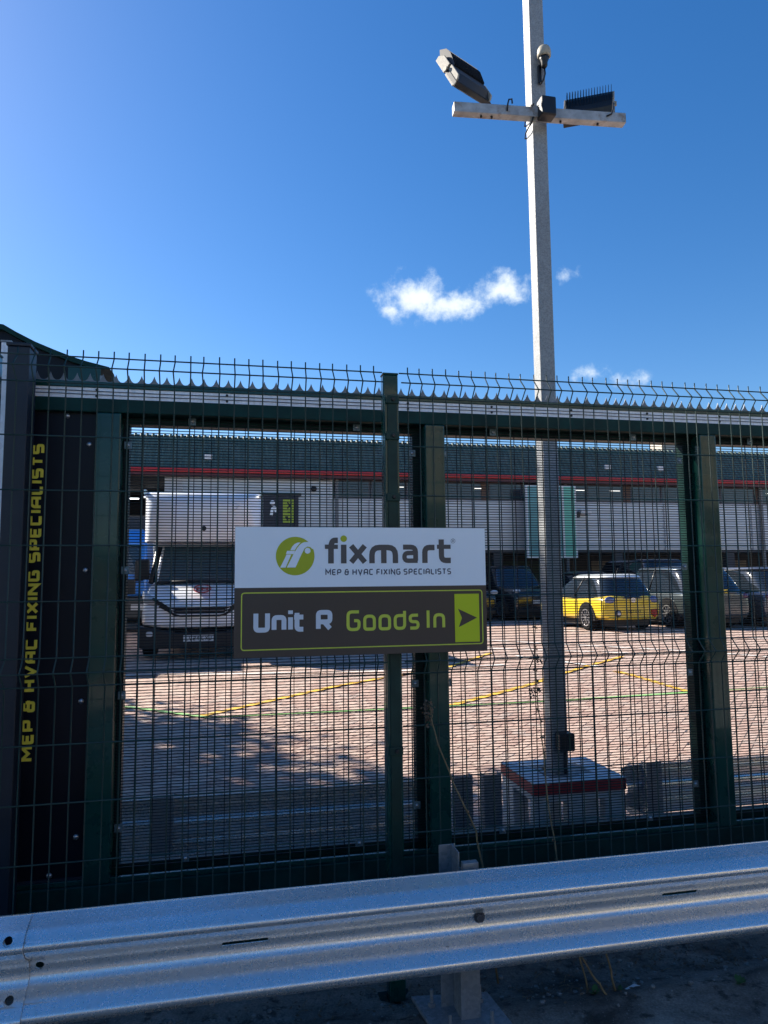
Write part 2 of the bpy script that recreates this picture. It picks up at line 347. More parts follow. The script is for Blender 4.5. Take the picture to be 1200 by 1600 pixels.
# ------------------------------------------------------------------ stroke lettering
GL = {  # (width, strokes) on a unit box, cap height 1, x height .74
 'M': (.95, [[(0, 0), (0, 1), (.5, .35), (1, 1), (1, 0)]]), 'E': (.62, [[(1, 1), (0, 1), (0, 0), (1, 0)], [(0, .5), (.9, .5)]]),
 'P': (.68, [[(0, 0), (0, 1), (1, 1), (1, .42), (0, .42)]]), '&': (.78, [[(.8, 1), (.12, 1), (.12, .52), (1.05, .52)], [(.12, .52), (0, .52), (0, 0), (.82, 0), (.82, .8)]]),
 'H': (.72, [[(0, 0), (0, 1)], [(1, 0), (1, 1)], [(0, .5), (1, .5)]]), 'V': (.78, [[(0, 1), (.5, 0), (1, 1)]]),
 'A': (.74, [[(0, 0), (0, .72), (.25, 1), (1, 1), (1, 0)], [(0, .42), (1, .42)]]), 'C': (.66, [[(1, 1), (0, 1), (0, 0), (1, 0)]]),
 'F': (.6, [[(1, 1), (0, 1), (0, 0)], [(0, .48), (.9, .48)]]), 'I': (.0, [[(0, 0), (0, 1)]]), 'X': (.74, [[(0, 0), (1, 1)], [(0, 1), (1, 0)]]),
 'N': (.74, [[(0, 0), (0, 1), (1, 0), (1, 1)]]), 'G': (.7, [[(1, 1), (0, 1), (0, 0), (1, 0), (1, .5), (.55, .5)]]),
 'S': (.64, [[(1, 1), (0, 1), (0, .5), (1, .5), (1, 0), (0, 0)]]), 'L': (.58, [[(0, 1), (0, 0), (1, 0)]]), 'T': (.66, [[(0, 1), (1, 1)], [(.5, 1), (.5, 0)]]),
 'U': (.72, [[(0, 1), (0, 0), (1, 0), (1, 1)]]), 'R': (.7, [[(0, 0), (0, 1), (1, 1), (1, .42), (0, .42)], [(.5, .42), (1, 0)]]),
 'B': (.68, [[(0, 0), (0, 1), (.9, 1), (.9, .5), (0, .5)], [(.9, .5), (1, .5), (1, 0), (0, 0)]]), 'D': (.7, [[(0, 0), (0, 1), (1, 1), (1, 0), (0, 0)]]),
 'K': (.7, [[(0, 0), (0, 1)], [(0, .45), (1, 1)], [(.35, .62), (1, 0)]]), 'W': (.95, [[(0, 1), (.22, 0), (.5, .75), (.78, 0), (1, 1)]]), 'Y': (.7, [[(0, 1), (.5, .5), (1, 1)], [(.5, .5), (.5, 0)]]),
 'O': (.7, [[(0, 0), (0, 1), (1, 1), (1, 0), (0, 0)]]), '1': (.2, [[(0, .85), (.6, 1), (.6, 0)]]), '2': (.62, [[(0, 1), (1, 1), (1, .52), (0, .52), (0, 0), (1, 0)]]),
 '4': (.66, [[(.75, 0), (.75, 1), (0, .3), (1, .3)]]), '6': (.62, [[(1, 1), (0, 1), (0, 0), (1, 0), (1, .52), (0, .52)]]), '0': (.62, [[(0, 0), (0, 1), (1, 1), (1, 0), (0, 0)]]), '9': (.62, [[(0, 0), (1, 0), (1, 1), (0, 1), (0, .48), (1, .48)]]), 'J': (.55, [[(1, 1), (1, 0), (0, 0), (0, .3)]]), '7': (.6, [[(0, 1), (1, 1), (.35, 0)]]), '8': (.62, [[(0, 0), (0, 1), (1, 1), (1, 0), (0, 0)], [(0, .5), (1, .5)]]),
 'n': (.62, [[(0, 0), (0, .74), (1, .74), (1, 0)]]), 'i': (.0, [[(0, 0), (0, .74)]]), 't': (.40, [[(0, 1), (0, 0), (1, 0)], [(-.45, .74), (1, .74)]]),
 'o': (.62, [[(.5, 0), (0, 0), (0, .74), (1, .74), (1, 0), (.5, 0)]]), 'd': (.62, [[(1, 1), (1, 0), (0, 0), (0, .74), (1, .74)]]),
 's': (.52, [[(1, .74), (0, .74), (0, .37), (1, .37), (1, 0), (0, 0)]]), 'f': (.40, [[(1, 1), (.32, 1), (.32, 0)], [(-.1, .74), (1, .74)]]),
 'x': (.72, [[(0, 0), (1, .74)], [(0, .74), (1, 0)]]), 'm': (1.1, [[(0, 0), (0, .74), (1, .74), (1, 0)], [(.5, .74), (.5, 0)]]),
 'a': (.58, [[(.05, .74), (1, .74), (1, 0), (0, 0), (0, .38), (1, .38)]]), 'r': (.42, [[(0, 0), (0, .74), (1, .74)]]),
}
SHARP = set('MVXNKWYx')
def round_poly(p, r):
    if r <= 0 or len(p) < 3: return p
    out = [p[0]]
    for a, b, c in zip(p, p[1:], p[2:]):
        a, b, c = Vector(a), Vector(b), Vector(c); u = (a - b); w = (c - b); rr = min(r, u.length * .5, w.length * .5)
        s0 = b + u.normalized() * rr; s1 = b + w.normalized() * rr
        for k in range(5):
            t = k / 4; out.append(tuple(s0 * (1 - t) ** 2 + b * 2 * t * (1 - t) + s1 * t * t))
    out.append(p[-1]); res = [out[0]]
    for q_ in out[1:]:
        if (Vector(q_) - Vector(res[-1])).length > 1e-5: res.append(q_)
    return res
def strip(mb, pts, w, lift, place):
    pts = [Vector(p) for p in pts]; L, Rr = [], []
    for i, p in enumerate(pts):
        d0 = (p - pts[i - 1]).normalized() if i else (pts[1] - p).normalized()
        d1 = (pts[i + 1] - p).normalized() if i < len(pts) - 1 else d0
        n0 = Vector((-d0.y, d0.x)); n1 = Vector((-d1.y, d1.x)); n = (n0 + n1)
        n = n.normalized() if n.length > 1e-6 else n0
        k = w / 2 / max(.35, n.dot(n0)); L.append(p + n * k); Rr.append(p - n * k)
    m = len(pts); vs = [place(q.x, q.y, lift + .00005 * i / m) for i, q in enumerate(L)] + [place(q.x, q.y, lift + .00005 * i / m) for i, q in enumerate(Rr)]
    mb.add(vs, [(i, i + 1, m + i + 1, m + i) for i in range(m - 1)])
def text_strips(mb, text, x0, x1, y, h, sw, place, rnd=.12, gap=None, word=.45, dots=None, skip_lift=0., each=None):
    """letters h high from x0 to x1, stroke width sw (same unit), baseline y"""
    g = gap if gap is not None else .16
    units = []; x = 0.
    for ch in text:
        if ch == ' ': x += word; continue
        w, st = GL[ch]; w = w * .85; units.append((ch, x, w, st)); x += w + sw / h + g
    tot = x - g; k = (x1 - x0) / tot if tot > 0 else 1
    for n_, (ch, ux, w, st) in enumerate(units):
        if each: mb = MB()
        for j, pl in enumerate(st):
            pts = []
            for (a, b) in pl:
                pts.append((x0 + k * (ux + sw / h / 2 + a * w) + (k - h) * 0, y + sw / 2 + b * (h - sw)))
            pts = round_poly(pts, 0 if ch in SHARP else rnd * h)
            lim = sw
            strip(mb, pts, lim, .00006 * j + .00002 * (n_ % 2) + skip_lift, place)
        if each: mb.build('letter', each[0], each[1])
        if ch == 'i' and dots is not None: dots.append(x0 + k * (ux + sw / h / 2))

# ================================================================== GROUND
def make_ground():
    mb = MB(); mb.add([(-1500, -1500, 0), (1500, -1500, 0), (1500, 1500, 0), (-1500, 1500, 0)], [(0, 1, 2, 3)])
    tag(mb.build('ground', GROUNDM), 'flat ground running out beyond the industrial yard', kind='structure')
    # unseen road on the camera side, made pale to bounce light, and kerb
    mb = MB(); v = [W(-60, -9, .012), W(60, -9, .012), W(60, -1.62, .012), W(-60, -1.62, .012)]; mb.add(v, [(0, 1, 2, 3)])
    tag(mb.build('road', ASPH), 'unseen concrete road before the crash barrier, made pale to bounce light', kind='structure')
    mb = MB()
    for i in range(-20, 20): mb.box(i * .915 + .004, (i + 1) * .915 - .004, -1.62, -1.47, 0, .135)
    k = mb.build('kerb', CONC, bevel=.012); k.location = W(0, 0, 0); k.rotation_euler = (0, 0, TH); tag(k, 'grey concrete kerb stones beside the road', kind='structure')
    # concrete strip under rail and fence: gently sloped, uneven
    ns, nt = 260, 70; s0, s1, t0, t1 = -4.5, 5.5, -1.47, .92
    from mathutils import noise
    def zz(s, t):
        base = .2 - .1 * smooth01((t + .32) / .34) if t > -.32 else .2 - .055 * smooth01((-.5 - t) / .3)
        a = noise.fractal(Vector((s * 1.6, t * 1.6, .3)), .8, 2., 5) * .010 + noise.fractal(Vector((s * 9, t * 9, 2.)), .8, 2., 3) * .005
        crack = abs(t + .17 - .02 * math.sin(s * 2.3) - .03 * noise.noise(Vector((s * 2, 0, 0)))); a -= .014 * max(0, 1 - crack / .012)
        return base + a
    mb = MB(); vs = []
    for j in range(nt + 1):
        for i in range(ns + 1):
            s = s0 + (s1 - s0) * i / ns; t = t0 + (t1 - t0) * j / nt; vs.append(W(s, t, zz(s, t)))
    mb.add(vs, [(j * (ns + 1) + i, j * (ns + 1) + i + 1, (j + 1) * (ns + 1) + i + 1, (j + 1) * (ns + 1) + i) for j in range(nt) for i in range(ns)])
    o = mb.build('concrete_strip', SLAB, smooth=True); tag(o, 'dirty cracked concrete strip under the crash barrier', kind='structure')
    # yard sheet
    ts = [.9, 2.2, 2.6, 3, 3.5, 4, 4.5, 5, 5.5, 6, 6.5, 10, 20, 30, 60]; vs = []
    for t in ts:
        for s in (-45, 70): vs.append(W(s, t, yard_z(t)))
    mb = MB(); mb.add(vs, [(2 * i, 2 * i + 1, 2 * i + 3, 2 * i + 2) for i in range(len(ts) - 1)])
    yard = mb.build('yard_paving', PAVER); tag(yard, 'pinkish block paved yard behind the gate', kind='structure')
    return zz, yard
ground_z, YARD = make_ground()

def paving_blocks():
    a = R(45); ca, sa = math.cos(a), math.sin(a)
    sl_ = math.atan2(.22, 4.3); cells = []
    def fr(u, v): return u * ca - v * sa, u * sa + v * ca     # block frame -> s,t
    for i in range(-60, 110):
        for j in range(-60, 110):
            k = (i - j) % 4
            if k == 0: c = ((i + 1) * .1, (j + .5) * .1); o = 0
            elif k == 3: c = ((i + .5) * .1, (j + 1) * .1); o = 1
            else: continue
            s, t = fr(*c)
            if not (2.75 < t < 6.2) or not (-1.9 - (t - 2.75) * .35 < s < 3.2 + (t - 2.75) * .75): continue
            cells.append((t, s, o))
    cells.sort(); near = cells[:300]; rest = cells[300:]
    e = .003; hx, hy, h = .1 - e, .05 - e, .006; b = .005
    vs = [(-hx, -hy, -.01), (hx, -hy, -.01), (hx, hy, -.01), (-hx, hy, -.01), (-hx, -hy, h - .002), (hx, -hy, h - .002), (hx, hy, h - .002), (-hx, hy, h - .002),
          (-hx + b, -hy + b, h), (hx - b, -hy + b, h), (hx - b, hy - b, h), (-hx + b, hy - b, h)]
    fs = [(0, 1, 5, 4), (1, 2, 6, 5), (2, 3, 7, 6), (3, 0, 4, 7), (4, 5, 9, 8), (5, 6, 10, 9), (6, 7, 11, 10), (7, 4, 8, 11), (8, 9, 10, 11)]
    me = bpy.data.meshes.new('paving_block'); me.from_pydata(vs, [], fs); me.materials.append(PAVER_P)
    base = Matrix.Rotation(TH, 4, 'Z') @ Matrix.Rotation(sl_, 4, 'X') @ Matrix.Rotation(a, 4, 'Z')
    r90 = Matrix.Rotation(R(90), 4, 'Z')
    def M(t, s, o):
        j = Matrix.Rotation(random.uniform(-.006, .006), 4, 'X') @ Matrix.Rotation(random.uniform(-.012, .012), 4, 'Y')
        return Matrix.Translation(W(s, t, yard_z(t) + random.uniform(-.001, .0015))) @ base @ (r90 if o else Matrix()) @ j
    for (t, s, o) in near:
        ob = bpy.data.objects.new('paving_block', me); COL.objects.link(ob); ob.matrix_world = M(t, s, o); ob.parent = YARD
    mb = MB()
    for (t, s, o) in rest:
        m = M(t, s, o); mb.add([m @ Vector(v) for v in vs], fs)
    o = mb.build('paving_blocks', PAVER_P, YARD); o['kind'] = 'stuff'
paving_blocks()

def line_on_yard(name, pts, w, m, label, lift=.014):
    mb = MB(); L = []; Rr = []
    dense = []
    for (a, b) in zip(pts, pts[1:]):
        n = max(1, int((Vector(b) - Vector(a)).length / .3))
        for k in range(n): dense.append(Vector(a).lerp(Vector(b), k / n))
    dense.append(Vector(pts[-1]))
    for i, p in enumerate(dense):
        d = (dense[min(i + 1, len(dense) - 1)] - dense[max(0, i - 1)]).normalized(); n = Vector((-d.y, d.x)) * w / 2
        L.append(p + n); Rr.append(p - n)
    vs = [W(q.x, q.y, yard_z(q.y) + lift) for q in L + Rr]; m_ = len(dense)
    mb.add(vs, [(i, i + 1, m_ + i + 1, m_ + i) for i in range(m_ - 1)])
    return tag(mb.build(name, m), label, kind='structure')
line_on_yard('painted_green_line', [(-6, 5.95), (-1.8, 5.85), (-.85, 5.12), (1.05, 5.1), (3.36, 5.12), (6.1, 5.28), (12, 5.6)], .06, GLINE, 'thin green line painted across the paving', .017)
line_on_yard('painted_yellow_line', [(-.95, 5.16), (.07, 5.97), (1.48, 7.1), (2.65, 7.95), (4.1, 9.9)], .085, YLINE, 'yellow line slanting away on the left paving', .014)
line_on_yard('painted_yellow_line', [(1.7, 5.05), (1.99, 5.24), (3.24, 6.1), (4.87, 7.6), (6, 8.6)], .085, YLINE, 'yellow line slanting away behind the lamp post', .014)
line_on_yard('painted_yellow_line', [(4.95, 5.1), (4.86, 6.85)], .085, YLINE, 'short yellow line pointing at the yellow car', .0145)
line_on_yard('painted_white_line', [(3.1, 11.6), (4.9, 10.2), (6.6, 8.9)], .09, WEATHERW, 'white line passing behind the lamp post', .020)
line_on_yard('painted_white_line', [(4.3, 9.2), (4.9, 7.4)], .09, WEATHERW, 'short white line just right of the lamp post', .020)
line_on_yard('painted_white_line', [(4.2, 13.5), (7.6, 9.0), (8.3, 7.7)], .09, WEATHERW, 'white line slanting in front of the yellow car', .020)
line_on_yard('painted_white_line', [(7.6, 15.0), (9.8, 11.6), (12, 10.2)], .09, WEATHERW, 'white line in front of the parked cars', .020)
line_on_yard('painted_white_line', [(-4, 8.6), (0.0, 8.0), (1.9, 7.75), (3.6, 8.0)], .09, WEATHERW, 'white line crossing the shadow before the van', .020)

# ================================================================== CRASH BARRIERS
def w_profile(z0, z1, d=.08):
    """closed thin section (t,z): camera side is -t"""
    H = z1 - z0
    key = [(0.012, 0), (-.052, .085), (-.078, .165), (-.078, .215), (-.05, .31), (-.004, .40), (0.004, .5), (-.004, .60), (-.05, .69), (-.078, .785), (-.078, .835), (-.052, .915), (0.012, .99), (.012, 1.)]
    P = round_poly([(a, b * H) for a, b in key], .016)
    th = .004; out = list(P); inner = []
    for i, p in enumerate(P):
        a = Vector(P[max(0, i - 1)]); b = Vector(P[min(len(P) - 1, i + 1)]); dd = (b - a).normalized(); n = Vector((dd.y, -dd.x))
        if n.x < 0: n = -n
        inner.append((p[0] + th, p[1]))
    return [(x, z0 + z) for x, z in out], [(x, z0 + z) for x, z in inner]
def cutter(mbs):
    me = bpy.data.meshes.new('c'); me.from_pydata(mbs.v, [], mbs.f)
    bm = bmesh.new(); bm.from_mesh(me); bmesh.ops.recalc_face_normals(bm, faces=bm.faces); bm.to_mesh(me); bm.free()
    o = bpy.data.objects.new('c', me); COL.objects.link(o); return o
def rail_part(s0, s1, z0, z1, parent, holes=(), slots=(), off=0., name='rail'):
    P, Q = w_profile(z0, z1); ring = P + Q[::-1]; n = max(2, int((s1 - s0) / .4))
    rings = [[(s0 + (s1 - s0) * i / n, a + off, b) for a, b in ring] for i in range(n + 1)]
    mb = MB(); mb.loft(rings)
    o = mb.build(name, G_RAIL, parent)
    cuts = MB()
    for (s, z, rx, rz) in holes: cuts.loft([[(s + rx * math.cos(2 * math.pi * k / 20), yy, z + rz * math.sin(2 * math.pi * k / 20)) for k in range(20)] for yy in (-.2, .12)])
    for (a, b, z, hh) in slots:
        pl = round_poly([(a, z), (a, z + hh), (b, z + hh), (b, z), (a, z)], hh * .45)[:-1]
        cuts.prism(pl, 1, -.2, .12)
    if cuts.v:
        c = cutter(cuts); c.parent = parent
        md = o.modifiers.new('b', 'BOOLEAN'); md.object = c; md.operation = 'DIFFERENCE'; md.solver = 'EXACT'
        bpy.context.view_layer.update()
        dg = bpy.context.evaluated_depsgraph_get(); me = bpy.data.meshes.new_from_object(o.evaluated_get(dg))
        o.modifiers.clear(); o.data = me; bpy.data.objects.remove(c)
    o.data.shade_smooth(); o.data.set_sharp_from_angle(angle=R(48))
    return o
def front_barrier():
    root = FT('crash_barrier', 0, -.4, 0, 'galvanised W-beam crash barrier running across the foreground', 'crash barrier')
    zt, zb = .708, .398; rn = 'rail'
    rail_part(-1.40, 7.0, zb, zt, root, holes=[(-1.123, .567, .012, .0105), (-1.192, .672, .0125, .010), (-1.190, .500, .0125, .0095)], slots=[(-.605, -.465, .562, .011), (.897, 1.035, .5615, .011)])
    # overlapping next length at the left, lapped behind the first
    rail_part(-5., -1.150, zb - .002, zt + .003, root, holes=[(-1.192, .672, .0125, .010), (-1.190, .500, .0125, .0095)], off=-.009)
    # bolt in the valley
    mb = MB(); mb.lathe([(.001, -.012), (.013, -.012), (.0145, -.009), (.0145, 0), (.001, .001)], (.223, -.006, .564), 6, axis=1)
    mb.lathe([(.019, -.0025), (.019, .0), (.001, .0)], (.223, -.0015, .564), 20, axis=1)
    mb.build('bolt', mat('dark_bolt', (.10, .10, .11), .5, metal=.6), root, bevel=.001)
    # posts: Z/C section, bracket, base plate, studs
    for ps in (.145, 2.6, 5.1, -2.3):
        p = MB(); p.box(ps + .03, ps + .098, .062, .066, .205, .70); p.box(ps + .03, ps + .035, .066, .145, .205, .748); p.box(ps - .015, ps + .045, .146, .150, .205, .748)
        p.build('post', G_PLAIN, root, bevel=.0015)
        b = MB(); b.box(ps + .037, ps + .092, .035, .061, .60, .722); b.build('spacer_bracket', G_PLAIN, root, bevel=.002)
        g = MB(); g.prism([(.067, .702), (.145, .702), (.145, .746)], 0, ps + .031, ps + .034); g.build('gusset', G_PLAIN, root)
        pl = MB(); pl.prism([(ps - .07, -.02), (ps + .20, -.10), (ps + .17, .20), (ps - .10, .235)], 2, .200, .213); bp = pl.build('base_plate', G_PLAIN, root, bevel=.002)
        for (a, c) in ((ps - .045, .16), (ps - .025, .01), (ps + .115, .0), (ps + .125, .15)):
            sb = MB(); sb.cyl((a, c, .213), (a, c, .268), .006, 10); sb.cyl((a, c, .2135), (a, c, .226), .013, 6)
            sb.build('anchor_stud', G_PLAIN, bp, smooth=False)
    return root
front_barrier()

def yard_barrier(name, s0, s1, t, z0, z1, label, posts):
    root = FT(name, 0, t, 0, label, 'crash barrier', 'crash barriers inside the yard')
    P, Q = w_profile(z0, z1); ring = [(-a + .0, b) for a, b in (P + Q[::-1])]
    n = 8; mb = MB(); mb.loft([[(s0 + (s1 - s0) * i / n, a, b) for a, b in ring] for i in range(n + 1)])
    o = mb.build('rail', G_RAIL, root); o.data.shade_smooth(); o.data.set_sharp_from_angle(angle=R(48))
    for s in posts:
        p = MB(); p.box(s, s + .11, -.075, -.070, .1, z1 + .02); p.box(s, s + .005, -.070, -.01, .1, z1 + .02); p.box(s + .105, s + .11, -.07, -.01, .1, z1 + .02)
        p.build('post', G_PLAIN, root, bevel=.002)
    return root
yb = yard_barrier('yard_crash_barrier', -3.4, .68, 1.45, .19, .50, 'yard-side crash barrier seen through the left gate panel', [-2.6, -1.0, .70, .88])
mb = MB(); mb.box(-.62, -.46, -.0775, -.0755, .300, .312); mb.build('reflective_strip', PLATEW, yb)
yb2 = yard_barrier('yard_crash_barrier', 1.95, 5.2, 1.62, .15, .455, 'yard-side crash barrier beyond the lamp post plinth', [2.05, 3.7])

# ================================================================== GATE (sliding, parallel to the fence)
GT = .5
WIRE_H, WIRE_V = .0127, .0762
CLIPM = mat('clip_steel', (.16, .22, .24), .5, metal=.4, var=.2, vscale=50)
def clip(parent, s, z, t, ang=0):
    mb = MB(); mb.box(s - .0165, s + .0165, t - .004, t, z - .0165, z + .0165)
    o = mb.build('mesh_clip', CLIPM, parent, bevel=.0015)
    m2 = MB(); m2.lathe([(.001, -.0125), (.006, -.011), (.009, -.006), (.009, -.0045), (.001, -.004)], (s, t, z), 12, axis=1); m2.build('bolt_head', ALLOY, o, smooth=True)
    return o
def mesh_panel(parent, s0, s1, z0, z1, t):
    mb = MB(); r = .0025
    n = int((z1 - z0) / WIRE_H)
    jog = [random.uniform(-.0006, .0006) for _ in range(n + 1)]
    for i in range(n + 1):
        z = z0 + i * WIRE_H + jog[i]; mb.tube([(s0, t, z), (s1, t, z)], r, 4, cap=False, phase=math.pi / 4)
    s = s0 + .004
    while s < s1:
        mb.tube([(s, t + .0038, z0), (s, t + .0038, z1)], r, 4, cap=False, phase=math.pi / 4); s += WIRE_V
    o = mb.build('mesh_panel', GREEN_MESH, parent); o['kind'] = 'stuff'; return o
def make_gate():
    root = FT('sliding_gate', 0, GT, 0, 'dark green sliding security gate with mesh panels and spiked top', 'gate')
    sL, sR = -1.60, 5.2
    # spiked comb, one tooth per pitch, joined strips 1 m long each
    pitch = .0542; k = 0; s = sL + .01; TT = []
    n_t = int((sR - s) / pitch)
    poly = [(0, 0), (0, .006)]
    arc = [(pitch * .5 * (1 - math.cos(math.pi * i / 10)), .008 + .036 * abs(math.cos(math.pi * i / 10)) ** 2.6) for i in range(11)]
    tooth = MB(); tooth.prism([(0, 0)] + arc + [(pitch, 0)], 1, .014, .017)
    tm = tooth.build('tooth', mat('grey_comb_steel', (.20, .21, .22), .5, metal=.4, var=.2, vscale=20), root)
    tm.location = (s, 0, 2.552); first = tm
    for i in range(1, min(n_t, 75)): copy_part(first, root, (s + i * pitch, 0, 2.552))
    mb = MB(); mb.box(sL, sR, .0, .05, 2.529, 2.556); mb.build('top_rail', GREEN, root, bevel=.003)
    mb = MB(); mb.box(sL, sR, .006, .05, 2.482, 2.5285); mb.build('galvanised_strip', G_STRIP, root)
    for z in (2.4975, 2.513):
        mb = MB(); mb.tube([(sL + (sR - sL) * i / 30, .002, z + .0012 * math.sin(i * 1.7)) for i in range(31)], .0016, 6); mb.build('tension_cable', BLACK, root)
    x = -1.18
    while x < 3:
        for z in (2.492, 2.520):
            mb = MB(); mb.lathe([(.001, -.006), (.005, -.005), (.006, 0), (.001, .0)], (x, .006, z), 10, axis=1); mb.build('rivet', BLACKM, root)
        x += .56 if x < -.7 else .425
    mb = MB(); mb.box(sL, sR, 0, .11, 2.42, 2.4815); mb.build('top_beam', GREEN_D, root, bevel=.004)
    mb = MB(); mb.box(sL, sR, .085, .15, 2.387, 2.4195); mb.build('rear_top_angle', GREEN_D, root, bevel=.003)
    mb = MB(); mb.box(sL, sR, 0, .16, .13, .432); mb.build('bottom_beam', GREEN_D, root, bevel=.006)
    mb = MB(); mb.box(sL, sR, .012, .03, .4325, .452); mb.build('bottom_lip', GREEN, root, bevel=.002)
    mb = MB(); mb.box(sL, sR, .10, .16, .4325, .47); mb.build('rear_bottom_angle', GREEN_D, root, bevel=.003)
    # stiles
    for (a, b, m) in ((-1.181, -1.074, GREEN), (.31, .41, GREEN), (1.80, 1.898, GREEN), (3.29, 3.39, GREEN)):
        mb = MB(); mb.box(a, b, .0, .165, .4325, 2.4195); mb.build('stile', m, root, bevel=.006)
        for (u, v) in ((a - .04, a - .001), (b + .001, b + .024)):
            mb = MB(); mb.box(u, v, .09, .15, .4705, 2.3865); mb.build('side_angle', GREEN_D, root)
    # mesh panels and their clips
    for (a, b) in ((-1.073, .309), (.411, 1.799), (1.899, 3.289)):
        mesh_panel(root, a, b, .468, 2.418, .072)
    for s in (-1.052, .262, .421, 1.718, 1.908):
        for z in (2.288, 1.728, 1.187, .632): clip(root, s, z, .066)
    for s in (-.775, -.012, .68, 1.455, 2.155):
        clip(root, s, .487, .066); clip(root, s, 2.405, .066)
    # solid sheet with lettering
    mb = MB(); mb.box(-1.60, -1.182, .03, .036, .453, 2.4195); mb.build('solid_sheet', NAVY, root)
    mb = MB(); mb.box(-1.60, -1.182, .022, .0298, .440, .462); mb.build('sheet_trim', CHAR, root)
    for (s, z) in ((-1.302, 2.405), (-1.208, 2.28), (-1.208, 1.729), (-1.210, 1.175), (-1.214, .621), (-1.313, .475)):
        mb = MB(); mb.lathe([(.001, -.0075), (.007, -.0065), (.0115, -.002), (.0115, 0), (.001, 0)], (s, .030, z), 14, axis=1); mb.build('screw_head', ALLOY, root, smooth=True)
    text_strips(None, 'MEP & HVAC FIXING SPECIALISTS', .938, 2.277, 0, .050, .0125, lambda x, y, l: (-1.391 - y, .0285 - l, x), rnd=.10, gap=.09, word=.40, each=(YELLOWT, root))
    # track wheel housing on the ground under the beam
    mb = MB(); mb.box(sL, sR, .04, .10, .085, .105); mb.build('ground_track', G_PLAIN, root)
    for s in (-1.2, .36, 1.85):
        mb = MB(); mb.cyl((s, .05, .13), (s, .09, .13), .035, 18); mb.build('wheel', BLACKM, root)
    return root
make_gate()
# guide column and pale post at the far left
c = FT('gate_guide_column', -1.456, .37, .08, 'charcoal box column at the left end of the gate', 'gate column')
mb = MB(); mb.box(-.037, .047, -.05, .06, 0, 2.56); mb.build('column_shaft', CHAR, c, bevel=.004)
mb = MB(); mb.box(-.042, .052, -.055, .065, 2.561, 2.575); mb.build('column_cap', CHAR, c, bevel=.003)
c2 = FT('steel_pole', -1.520, .42, .08, 'pale galvanised pole at the extreme left beside the charcoal column', 'pole')
mb = MB(); mb.box(-.022, .016, -.02, .02, 0, 2.6); mb.build('pole_shaft', G_STRIP, c2, bevel=.004)
mb = MB(); mb.box(-.024, .018, -.022, .022, 2.601, 2.608); mb.build('pole_cap', G_PLAIN, c2)

# ================================================================== FENCE
def make_fence():
    root = FT('mesh_fence', 0, 0, 0, 'green welded wire fence with V-folds standing before the gate', 'fence')
    ZT = 2.509
    def path(s):
        z = [(ZT + .027, 0), (ZT - .002, 0), (ZT - .048, -.04), (ZT - .052, -.04), (ZT - .098, 0)]
        for a in (1.409, ): z += [(a, 0), (a - .048, -.04), (a - .052, -.04), (a - .1, 0)]
        z += [(.411, 0), (.363, -.04), (.359, -.04), (.311, 0), (.29, 0)]
        return z
    P = path(0); sp = .05525; first = None
    pan = [(-1.4675 + .055, 26 - 1), (.052, 45)]
    base = MB(); base.tube([(0, y, z) for z, y in P], .0026, 6)
    spos = [-1.3067 + i * sp for i in range(-1, 24)] + [.4882 + i * sp for i in range(-7, 83)]
    for s in spos:
        s += random.uniform(-.0012, .0012)
        if first is None: o = first = base.build('vertical_wire', GREEN_W, root, smooth=True); first.location = (s, 0, 0)
        else: o = copy_part(first, root, (s, 0, 0))
        o.rotation_euler = (random.gauss(0, .0012), random.gauss(0, .0010), random.gauss(0, .05))
    zs = [(ZT, 0), (ZT - .05, -.04)] + [(ZT - .1 - .2 * i, 0) for i in range(6)] + [(1.359, -.04), (1.309, 0), (1.109, 0), (.909, 0), (.709, 0), (.509, 0), (.409, 0), (.361, -.04), (.311, 0)]
    for (a, b) in ((-1.425, -.004), (.066, 5.10)):
        h = MB(); h.tube([(a, 0, 0), (b, 0, 0)], .0028, 6); f2 = None
        for (z, y) in zs:
            if f2 is None: f2 = h.build('horizontal_wire', GREEN_W, root, smooth=True); f2.location = (0, y - .005, z)
            else: copy_part(f2, root, (0, y - .005, z))
    return root
make_fence()
def fence_post(s, label):
    c = FT('fence_post', s, 0, .09, label, 'fence post', 'posts of the wire fence')
    mb = MB(); mb.box(-.031, .031, .008, .055, 0, 2.415); mb.build('post_tube', GREEN, c, bevel=.004)
    mb = MB(); mb.box(-.033, .033, .006, .057, 2.4155, 2.424); mb.build('post_cap', GREEN, c, bevel=.003)
    mb = MB(); mb.box(-.019, .021, -.016, -.010, .12, 2.31); mb.build('clamp_bar', KHAKI, c, bevel=.0015)
    mb = MB(); mb.box(-.029, .029, -.0095, .0075, 0.02, 2.33); mb.build('post_flange', GREEN, c, bevel=.002)
    for z in (2.306, 2.158, 1.911, 1.45, .93, .45):
        mb = MB(); mb.box(-.026, .028, -.023, -.0165, z - .016, z + .016); k = mb.build('clamp', KHAKI, c, bevel=.002)
        mb = MB(); mb.lathe([(.001, -.0305), (.007, -.030), (.0085, -.0235), (.001, -.023)], (.003, 0, z), 8, axis=1); mb.build('bolt_head', BLACKM, k)
    mb = MB(); mb.box(-.06, .06, -.03, .09, .0, .01); mb.build('foot_plate', GREEN_D, c, bevel=.002)
    return c
fence_post(.034, 'dark green fence post rising behind the sign in the middle')
fence_post(-1.459, 'dark green fence post cut by the left edge of the view')
fence_post(2.62, 'dark green fence post beyond the right edge of the gate view')
fence_post(5.14, 'farthest dark green fence post at the right-hand end of the wire fence')

